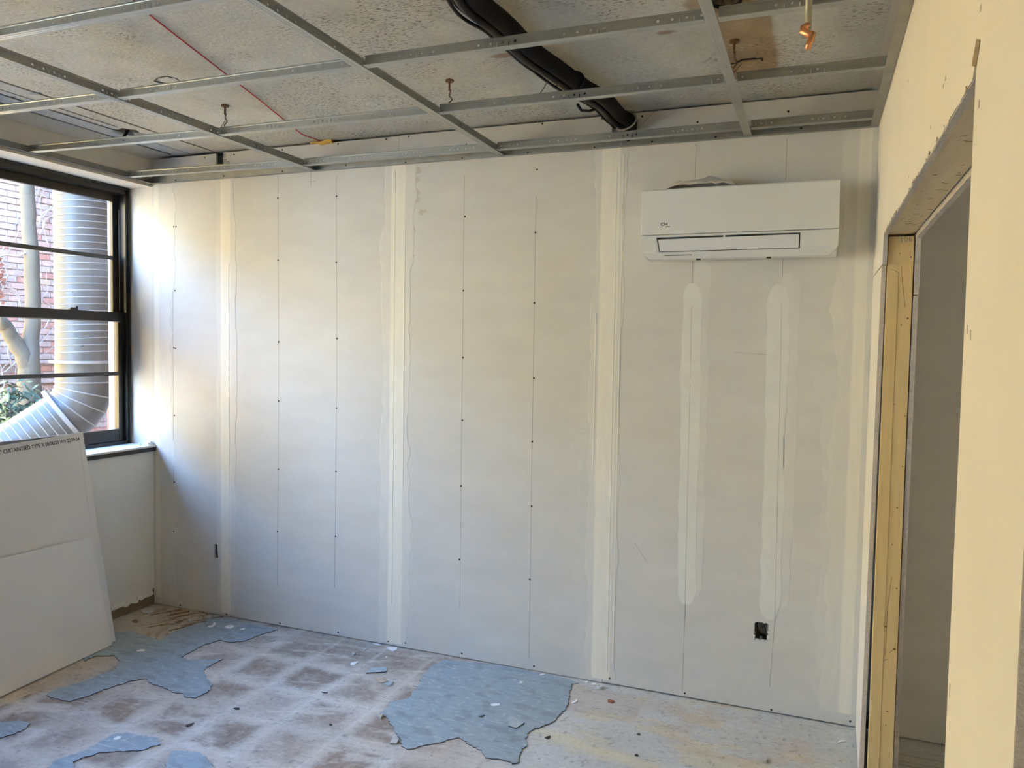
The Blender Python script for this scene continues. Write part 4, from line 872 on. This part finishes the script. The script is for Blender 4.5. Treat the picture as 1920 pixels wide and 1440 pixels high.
# ---------------------------------------------------------------- vinyl remnants on the floor
def remnant(px, seed, amp=.0035):
    poly = [fl(*p) for p in px]; poly = [Vector((p.x, min(p.y, -.006), .0002)) for p in poly]
    poly = rough(poly, .013, amp, seed)
    o = obj('vinyl_remnant', MB().prism(poly, Vector((0, 0, .0032))), M['vinyl'], floor); o.data.materials.append(M['vinyl_edge'])
    for p in o.data.polygons:
        if abs(p.normal.z) < .5: p.material_index = 1
    return o
remnant([(205,1216),(217,1187),(247,1184),(262,1189),(300,1202),(326,1186),(360,1172),(397,1157),(412,1155),(440,1162),(469,1169),(521,1181),(487,1191),(456,1203),(431,1205),(411,1201),(382,1210),(360,1222),(339,1233),(352,1238),(378,1237),(399,1238),(418,1237),(397,1247),(382,1257),(385,1266),(388,1274),(399,1285),(390,1298),(366,1310),(345,1307),(343,1301),(330,1300),(311,1292),(281,1281),(274,1273),(240,1279),(210,1289),(184,1298),(161,1307),(131,1316),(101,1311),(87,1304),(101,1294),(150,1281),(187,1266),(216,1257),(225,1240),(215,1230),(180,1231),(160,1240),(150,1230)], 1)
remnant([(830,1238),(807,1252),(797,1263),(787,1283),(767,1310),(730,1317),(727,1327),(712,1338),(725,1347),(740,1373),(753,1390),(752,1400),(763,1406),(797,1398),(827,1393),(843,1387),(860,1384),(870,1390),(887,1402),(903,1408),(910,1422),(940,1425),(960,1433),(972,1430),(975,1413),(987,1400),(984,1387),(993,1372),(1017,1363),(1040,1353),(1050,1340),(1065,1323),(1067,1307),(1071,1283),(1085,1282),(1060,1272),(927,1246)], 2)
remnant([(137,1430),(150,1424),(187,1412),(240,1409),(270,1407),(300,1397),(296,1384),(276,1381),(236,1374),(210,1379),(187,1392),(165,1407),(105,1426),(90,1442),(75,1458),(140,1450)], 3)
remnant([(322,1409),(352,1409),(382,1416),(399,1435),(402,1460),(305,1460),(313,1431)], 4)
remnant([(-5,1354),(34,1352),(56,1356),(49,1367),(19,1379),(-5,1388),(-40,1396),(-40,1350)], 5)

# exposed splinters of timber in the corner under the window
rnd = random.Random(21); k = 0
for i in range(26):
    u0, v0 = 262+150*rnd.random(), 1146+36*rnd.random()
    a = fl(u0, v0)
    if not inpoly(np.array([a.x]), np.array([a.y]), W_POLY)[0]: continue
    ang = math.radians(52+16*rnd.random()); L = .05+.13*rnd.random(); w = .003+.007*rnd.random(); h = .003+.006*rnd.random()
    d = Vector((math.cos(ang), math.sin(ang), 0)); s_ = Vector((-d.y, d.x, 0))*w
    b = a+d*L; b.y = min(b.y, -.02); b.x = max(b.x, XL+.02); a = a-d*.02; a.z = .0; b.z = .0
    mb = MB().hexa([a-s_*.2, b-s_*.6, b+s_*.5, a+s_*.3], [a-s_*.2+Vector((0,0,h*.5)), b-s_*.6+Vector((0,0,h)), b+s_*.5+Vector((0,0,h*.8)), a+s_*.3+Vector((0,0,h*.5))])
    solo('wood_splinter', mb, M['splinter'] if k % 3 else M['splinter_pale'], 'thin torn splinter of wood lying in the corner under the window', 'splinter', 'wood splinters in the window corner'); k += 1

# chips and flakes
def chip(name, outline, m_, label, cat, h=.003, z=0.0, amp=.0, seed=1, curl=None):
    poly = [fl(*p) for p in outline]; poly = [Vector((p.x, p.y, z)) for p in poly]
    if amp: poly = rough(poly, .008, amp, seed)
    mb = MB().prism(poly, Vector((0, 0, h)))
    if curl: c_ = np.mean(np.array(mb.v), axis=0); mb.v = [(x, y, zz+curl*((x-c_[0])**2+(y-c_[1])**2)/.002) for x, y, zz in mb.v]
    return solo(name, mb, m_, label, cat)
Z2 = .0036
o = chip('vinyl_chip', [(686,1263),(695,1254),(724,1252),(725,1259),(722,1261)], M['vinyl_chip'], 'rectangular blue-grey vinyl chip on brown floor near back wall', 'vinyl chip', .005)
o.data.materials.append(M['vinyl_edge'])
for p in o.data.polygons:
    if abs(p.normal.z) < .5: p.material_index = 1
o = chip('vinyl_chip', [(954,1344),(957,1343),(983,1358),(968,1368),(953,1364)], M['vinyl_chip'], 'triangular vinyl chip lying on the large centre vinyl remnant', 'vinyl chip', .004, Z2); o.data.materials.append(M['vinyl_edge'])
for p in o.data.polygons:
    if abs(p.normal.z) < .5: p.material_index = 1
chip('vinyl_chip', [(718,1283),(730,1279),(738,1279),(733,1286),(726,1286)], M['vinyl_chip'], 'small broken vinyl chip just below the rectangular vinyl chip', 'vinyl chip', .004)
chip('vinyl_chip', [(702,1272),(722,1272),(728,1278),(716,1281),(706,1277)], M['splinter_pale'], 'tan backing scrap beside the small broken vinyl chip', 'vinyl chip', .003)
chip('vinyl_chip', [(731,1396),(737,1382),(741,1381),(748,1389),(744,1396)], M['grey_chip'], 'pale grey chip at left edge of the large centre vinyl remnant', 'vinyl chip', .008)
chip('vinyl_chip', [(775,1281),(793,1285),(793,1288),(774,1286)], M['grey_chip'], 'thin grey sliver beside left side of the large centre remnant', 'vinyl chip', .003)
W = [('S-shaped white plaster flake on the vinyl near window corner', [(389,1178),(391,1175),(398,1174),(401,1168),(404,1168),(405,1172),(401,1176),(396,1178)], Z2),
     ('oval white plaster flake on vinyl, right of the S-shaped flake', [(421,1177),(426,1174),(436,1174),(440,1176),(434,1180),(425,1180)], Z2),
     ('thin white plaster sliver on vinyl, right of the oval flake', [(450,1181),(459,1179),(459,1181),(451,1183)], Z2),
     ('pointed white plaster flake on brown floor left of rectangular vinyl chip', [(657,1247),(658,1243),(666,1241),(674,1241),(668,1244),(664,1248)], 0),
     ('crumbled white plaster pile at base of the second wall seam', [(725,1215),(735,1213),(745,1214),(744,1219),(737,1222),(729,1218)], 0),
     ('tiny white crumb just right of the pointed plaster flake', [(723,1232),(725,1231),(726,1234),(724,1235)], 0),
     ('curled white plaster sliver near wall left of plaster pile', [(681,1220),(684,1217),(691,1216),(684,1218),(682,1221)], 0),
     ('white plaster streak against wall base left of plaster pile', [(698,1206),(708,1207),(716,1210),(709,1211)], 0),
     ('white plaster flake in middle of the large centre vinyl remnant', [(919,1323),(926,1321),(937,1321),(936,1325),(925,1326)], Z2),
     ('white round crumb on centre remnant nearer the back wall', [(973,1281),(977,1279),(981,1281),(978,1283)], Z2),
     ('white sliver on centre remnant beside the wall base', [(1011,1267),(1016,1265),(1022,1266),(1015,1268)], Z2),
     ('white bent flake on brown floor right of centre remnant', [(1072,1317),(1077,1315),(1081,1312),(1083,1313),(1080,1317),(1074,1319)], 0),
     ('curved white flake near the right wall corner', [(1570,1394),(1573,1390),(1580,1388),(1587,1391),(1581,1391),(1576,1392)], 0),
     ('white plaster scrap on vinyl beside leaning boards', [(255,1222),(266,1219),(273,1220),(270,1223),(258,1223)], Z2),
     ('white plaster flake on vinyl remnant at bottom left', [(212,1388),(219,1383),(228,1383),(226,1387),(217,1390)], Z2),
     ('white crumb at wall base left of the tape roll', [(1095,1279),(1100,1277),(1103,1279),(1099,1281)], 0),
     ('second white crumb touching the tape roll at wall base', [(1108,1282),(1115,1281),(1119,1284),(1112,1285)], 0)]
for lb, px, z in W: chip('plaster_flake', px, M['white_chip'], lb, 'plaster flake', .0025, z, .0008, 3)
DK = [('red-brown chip on pale floor below the tape roll', [(1139,1314),(1145,1313),(1152,1316),(1147,1319),(1140,1317)], 'red_chip', .006),
      ('grey pebble on brown floor left of pointed plaster flake', [(659,1227),(663,1224),(666,1227),(663,1230)], 'grey_chip', .008),
      ('flat grey chip on floor near the window-side vinyl remnant', [(505,1202),(512,1200),(515,1202),(508,1203)], 'grey_chip', .005),
      ('dark sliver on floor in front of the window-side vinyl remnant', [(438,1329),(444,1328),(449,1329),(444,1331)], 'dark_chip', .005),
      ('dark curved sliver near front left corner of floor', [(348,1361),(356,1358),(364,1356),(358,1361),(350,1363)], 'dark_chip', .004),
      ('dark sliver on pale floor left of centre vinyl remnant', [(602,1298),(608,1299),(615,1299),(608,1300)], 'dark_chip', .004),
      ('dark sliver on centre remnant left of triangular chip', [(897,1345),(903,1344),(909,1343),(904,1347)], 'dark_chip', .004),
      ('dark crumb on floor right of centre remnant, lower one', [(1021,1384),(1027,1382),(1032,1381),(1026,1386)], 'dark_chip', .005),
      ('dark crumb on the pale floor at right, farther one', [(1194,1377),(1199,1376),(1201,1378),(1197,1379)], 'dark_chip', .005),
      ('dark crumb on pale floor at right, nearest to camera', [(1190,1416),(1195,1415),(1197,1418),(1191,1418)], 'dark_chip', .005),
      ('grey upright crumb at bottom edge of floor at right', [(1430,1430),(1433,1422),(1437,1424),(1437,1431)], 'grey_chip', .012),
      ('dark crumb in front of the bottom-left vinyl remnants', [(617,1359),(621,1358),(623,1360),(619,1361)], 'dark_chip', .004),
      ('grey clip-like crumb on floor left of centre remnant tip', [(712,1346),(716,1341),(718,1343),(714,1349)], 'grey_chip', .010),
      ('grey wood chunk in the splinter corner beneath window', [(262,1146),(285,1142),(292,1146),(285,1152),(268,1152)], 'grey_chip', .012),
      ('curved pale wood chunk among splinters near window corner', [(312,1171),(325,1172),(333,1167),(330,1164),(318,1168)], 'splinter_pale', .012),
      ('small brown wood chip beside leaning boards', [(248,1166),(254,1163),(259,1167),(253,1168)], 'splinter', .008),
      ('pale flat wood chunk at wall base near splinters', [(384,1160),(392,1155),(400,1157),(394,1162)], 'grey_chip', .010),
      ('pale wood chunk at splinter edge closest to vinyl', [(350,1164),(362,1161),(366,1164),(356,1168)], 'grey_chip', .009)]
for lb, px, m_, h_ in DK: chip('floor_chip', px, M[m_], lb, 'chip', h_, Z2 if 'centre remnant left' in lb else 0.0, .0008, 5)
q = fl(1125, 1290); mb = MB(); n = 20
prof = [(.017, 0), (.017, .014), (.011, .014), (.011, 0)]
for i in range(n):
    for r, z in prof: mb.v.append((q.x+r*math.cos(2*math.pi*i/n), q.y+r*math.sin(2*math.pi*i/n)*.9, z))
for i in range(n):
    for k in range(4): mb.f.append((i*4+k, i*4+(k+1) % 4, ((i+1) % n)*4+(k+1) % 4, ((i+1) % n)*4+k)); mb.uv.append(None)
solo('tape_roll', mb, M['tape_pale'], 'small pale roll of tape on floor at base of third wall seam', 'tape roll', smooth=False)
rnd = random.Random(9)
for k, (x, y, r, lb) in enumerate(((-.585, -.012, .022, 'white plaster lump at corner end of window sill, largest lump'), (-.605, -.035, .014, 'smaller plaster lump on window sill beside the largest lump'), (-.64, -.05, .010, 'tiny plaster crumb on the window sill by the frame'))):
    bm = bmesh.new(); bmesh.ops.create_icosphere(bm, subdivisions=2, radius=r)
    for v in bm.verts: v.co *= .75+.5*rnd.random(); v.co.z = max(v.co.z, -.3*r)
    mb = MB(); bm.verts.index_update(); mb.add([v.co+Vector((min(x, 9), min(y, -r*1.25), 1.0465+.3*r)) for v in bm.verts], [[v.index for v in f.verts] for f in bm.faces]); bm.free()
    solo('plaster_lump', mb, M['white_chip'], lb, 'plaster lump')

# ---------------------------------------------------------------- outside
ground = obj('ground', MB().box(-14, -.951, -12, 14, -.6, -.3), M['ground']); ground['kind'] = 'structure'
wx = struct('wall_exterior', (-.9, 0, 3))
obj('unseen_masonry', MB().box(-.951, -.62, -9, -.45, 2.951, 3.45), M['brickout'], wx)
obj('unseen_masonry', MB().box(-.951, -.62, -.449, 9, 2.951, 11.0), M['brickout'], wx)  # unseen tall block added to shade the bricks and duct
obj('unseen_masonry', MB().box(-.951, -.62, .21, 9, -.5, 2.95), M['brickout'], wx)
obj('unseen_masonry', MB().box(-.951, -.62, -9, YS-.11, -.5, 2.95), M['brickout'], wx)
BX = -5.5
wc = struct('wall_courtyard', (BX, 0, 0))
obj('mortar_bed', MB().box(BX-.3, BX, 1.75, 6, -.3, 11), M['mortar'], wc)  # carried far above the view to block sky light
obj('unseen_masonry', MB().box(BX, -.955, 6, 6.4, -.3, 11), M['brickout'], wx)  # unseen end wall added to cut sky light on duct and bricks
ws = struct('wall_bounce', (BX, -3, 0)); obj('bounce_face', MB().box(BX-.3, BX+.03, -8, 1.75, -.3, 4.32), M['bounce'], ws)  # unseen cream wall added to throw warm sunlight into the room
rnd = random.Random(12); BH, BL = .0765, .215; n_part = 0; stuff = [MB() for _ in BR]; meshes = {}
for r in range(int(4.95/BH)):
    z = -.29+r*BH
    for k in range(int(17/BL)):
        y = -7.95+k*BL+(BL/2 if r % 2 else 0)
        if y+BL > 5.95 or y < 1.70: continue
        c = rnd.choices(range(5), (4, 4, 1.6, 2, 3))[0]; pr = .006+.010*rnd.random()
        if 2.38 < y < 3.30 and .45 < z < 3.85 and n_part < 300:
            vkey = (c, rnd.randrange(3))
            if vkey not in meshes:
                o = obj('brick', MB().box(0, .012+.004*vkey[1], 0, BL-.012, 0, BH-.012), BR[c], wc, loc=(0,0,0)); meshes[vkey] = o.data
            else: o = bpy.data.objects.new('brick', meshes[vkey]); C.objects.link(o); o.parent = wc
            o.location = Vector((BX, y, z))-wc.location; n_part += 1
        else: stuff[c].box(BX-.002, BX+pr, y, y+BL-.012, z, z+BH-.012)
for c, s_ in enumerate(stuff):
    o = obj('brick_field', s_, BR[c], wc); o['kind'] = 'stuff'
for i, z in enumerate((1.42, 1.18)):
    lg_ = obj('trim_%d' % (i+1), MB().box(BX+.017, BX+.06, 1.8, 6, z, z+.035), M['mortar']); lg_['kind'] = 'structure'

# vines on the brick
mb = MB(); rnd = random.Random(31)
for i in range(130):
    y, z = 1.6+2.6*rnd.random(), -.2+4.2*rnd.random(); a = math.pi/2+rnd.gauss(0, .8); P = []; r0 = .004+.006*rnd.random()
    for k in range(16):
        P.append((BX+.048+.03*rnd.random(), y, z)); a += rnd.gauss(0, .35); y += .06*math.cos(a); z += .07*math.sin(a)
    mb.tube(P, [r0*(1-.7*k/16) for k in range(16)], 4, cap=False)
vine = solo('creeper_vine', mb, M['vine'], 'bare tangled creeper climbing the brick wall outside window', 'vine')
mb = MB()
for i in range(16):
    b_ = hit(-4+9*rnd.random(), 545+26*rnd.gauss(0, 1), 0, BX+.10); s_ = .022+.02*rnd.random(); a = rnd.random()*6
    mb.add([b_+Vector((.02*rnd.random(), s_*math.cos(a+t_), s_*.8*math.sin(a+t_))) for t_ in (0, 1.2, 3.1, 4.4)], [(0,1,2,3)])
lv = obj('leaves', mb, M['orangeleaf'], vine); lv['kind'] = 'stuff'

# tree
def tp(u, v): return hit(u, v, 0, -4.5)
tree = thing('bare_tree', 'pale forked bare tree trunk standing before the brick wall outside', 'tree', tuple(Vector((-4.5, tp(62, 800).y, -.3))))
def limb(px, rad):
    P = [tp(u, v) for u, v in px]; out, rr = [], []
    for i in range(len(P)-1):
        for k in range(6): f = k/6; out.append(P[i].lerp(P[i+1], f)+Vector((.012*math.sin(i*2+k*.5), .004*math.sin(k*.8+i), 0))); rr.append(rad[i]+(rad[i+1]-rad[i])*f)
    return MB().tube(out+[P[-1]], rr+[rad[-1]], 14)
obj('trunk', limb([(64,960),(62,880),(58,780),(55,720),(53,680),(58,640),(62,600),(58,500),(54,400),(51,320),(50,230)], [.16,.15,.135,.115,.105,.085,.078,.075,.072,.070,.066]), M['bark'], tree, smooth=True)
obj('branch', limb([(53,700),(42,665),(28,640),(10,612),(-10,595),(-60,560),(-110,470)], [.09,.082,.075,.072,.07,.06,.05]), M['bark'], tree, smooth=True)
obj('branch', limb([(56,440),(70,425),(82,400),(95,392)], [.016,.012,.008,.005]), M['vine'], tree, smooth=True)
obj('branch', limb([(52,470),(35,480),(15,478),(-10,482)], [.016,.012,.010,.008]), M['vine'], tree, smooth=True)

# evergreen bush
rng = np.random.default_rng(5); c = hit(8, 835, 0, -3.9); mb = MB(); nl = 7500
d = rng.normal(size=(nl, 3)); d /= np.linalg.norm(d, axis=1)[:, None]; rr = rng.random(nl)**.35
P = np.array([c.x, c.y-.02, .35])+d*rr[:, None]*np.array([.60, .55, .95])*(.8+.35*rng.random((nl, 1)))
for p in P:
    if p[2] < -.28: continue
    a = rng.normal(size=3); a /= np.linalg.norm(a); b = np.cross(a, rng.normal(size=3)); b /= np.linalg.norm(b); L, w = .035+.03*rng.random(), .010+.008*rng.random()
    mb.add([p-a*L, p+b*w, p+a*L, p-b*w], [(0,1,2,3)])
bush = thing('evergreen_bush', 'dark green evergreen bush below tree outside the window', 'bush', (c.x, c.y, -.3))
fo = obj('foliage', mb, M['leaf'], bush); fo['kind'] = 'stuff'
mb = MB()
for k in range(7): a = k*.9; mb.tube([(c.x, c.y, -.3), (c.x+.1*math.cos(a), c.y+.1*math.sin(a), .2), (c.x+.3*math.cos(a), c.y+.28*math.sin(a), .75)], [.02, .014, .006], 6)
obj('stems', mb, M['bark'], bush)

# ventilation duct
DX, DR = -2.4, .222; DY = hit(158, 560, 0, DX).y
duct = thing('ventilation_duct', 'large grey ribbed spiral ventilation duct with elbow outside the window', 'duct', (DX, DY, 1.4))
def lathe(axis0, d, prof, n=40):
    d = Vector(d).normalized(); u_ = d.orthogonal().normalized(); w_ = d.cross(u_); mb = MB()
    for (h, r) in prof:
        for k in range(n): a = 2*math.pi*k/n; mb.v.append(tuple(Vector(axis0)+d*h+(u_*math.cos(a)+w_*math.sin(a))*r))
    for i in range(len(prof)-1):
        for k in range(n): mb.f.append((i*n+k, i*n+(k+1) % n, (i+1)*n+(k+1) % n, (i+1)*n+k)); mb.uv.append(None)
    return mb
z0 = hit(158, 690, 0, DX).z
obj('spiral_pipe', lathe((DX, DY, 0), (0,0,1), [(z0, DR), (4.6, DR)]), M['duct'], duct, smooth=True)
def ribs(ax0, d, hs, R, tilt=.012):
    d = Vector(d).normalized(); u_ = d.orthogonal().normalized(); w_ = d.cross(u_); mb = MB()
    for h in hs: mb.tube([Vector(ax0)+d*(h+tilt*math.cos(a))+(u_*math.cos(a)+w_*math.sin(a))*R for a in np.linspace(0, 2*math.pi, 37)], .0048, 6, cap=False)
    return mb
obj('spiral_seam', ribs((DX, DY, 0), (0,0,1), list(np.arange(z0+.14, 4.5, .0565)), DR+.001), M['duct_rib'], duct, smooth=True)
zc_ = hit(158, 678, 0, DX).z
obj('collar', lathe((DX, DY, 0), (0,0,1), [(zc_-.012, DR), (zc_-.012, DR+.045), (zc_+.010, DR+.045), (zc_+.010, DR)]), M['duct_rib'], duct)
z1 = hit(158, 716, 0, DX).z
obj('plain_collar', lathe((DX, DY, 0), (0,0,1), [(z1, DR+.004), (z0+.1, DR+.004)]), M['duct'], duct, smooth=True)
dv = Vector((-.535, -.69, -.62)).normalized(); dn = Vector((0,0,-1)); axis = dn.cross(dv).normalized(); ang = dn.angle(dv); RB = .36
cdir = (dv - dn*dv.dot(dn)).normalized(); cen = Vector((DX, DY, z1))+cdir*RB
pts, ds = [], []
for i in range(5):
    a = ang*i/4; q = Matrix.Rotation(a, 3, axis) @ (-cdir*RB); pts.append(cen+q); ds.append(Matrix.Rotation(a, 3, axis) @ dn)
mb = MB(); n = 40
for i, (p, d) in enumerate(zip(pts, ds)):
    s_ = axis; w_ = d.cross(s_)
    for k in range(n): a = 2*math.pi*k/n; mb.v.append(tuple(p+(s_*math.cos(a)+w_*math.sin(a))*DR))
for i in range(4):
    for k in range(n): mb.f.append((i*n+k, i*n+(k+1) % n, (i+1)*n+(k+1) % n, (i+1)*n+k)); mb.uv.append(None)
el = obj('elbow', mb, M['duct'], duct, smooth=True)
mb = MB()
for p, d in zip(pts[:4], ds[:4]): mb.tube([p+(axis*math.cos(a)+d.cross(axis)*math.sin(a))*(DR+.002) for a in np.linspace(0, 2*math.pi, 41)], .006, 6, cap=False)
obj('elbow_seam', mb, M['duct_rib'], el, smooth=True)
obj('flange_ring', lathe(pts[-1], ds[-1], [(-.015, DR), (-.015, DR+.05), (.02, DR+.05), (.02, DR)]), M['duct_rib'], duct)
obj('spiral_pipe', lathe(pts[-1], ds[-1], [(0, DR), (1.15, DR)]), M['duct'], duct, smooth=True)
obj('spiral_seam', ribs(pts[-1], ds[-1], list(np.arange(.07, 1.1, .0565)), DR+.001), M['duct_rib'], duct, smooth=True)
obj('duct_bracket', MB().box(DX+.15, -.952, DY-.02, DY+.02, 3.3, 3.36), M['duct_rib'], duct)
# riveted post beside the duct
pp = hit(214, 700, 0, -2.9); t = thing('riveted_post', 'brown riveted steel post seen at right of the duct', 'post', (pp.x, pp.y, -.3))
obj('post', MB().box(pp.x-.04, pp.x+.04, pp.y-.05, pp.y+.12, -.3, 2.2), M['steelbrown'], t)
rv = None
for k in range(26):
    if rv is None: o = obj('rivet', MB().tube([(0,0,0), (.010,-.010,0)], .012, 8), M['white_chip'], t, loc=(0,0,0)); rv = o.data
    else: o = bpy.data.objects.new('rivet', rv); C.objects.link(o); o.parent = t
    o.location = Vector((pp.x+.038, pp.y-.046, -.1+.088*k))-t.location
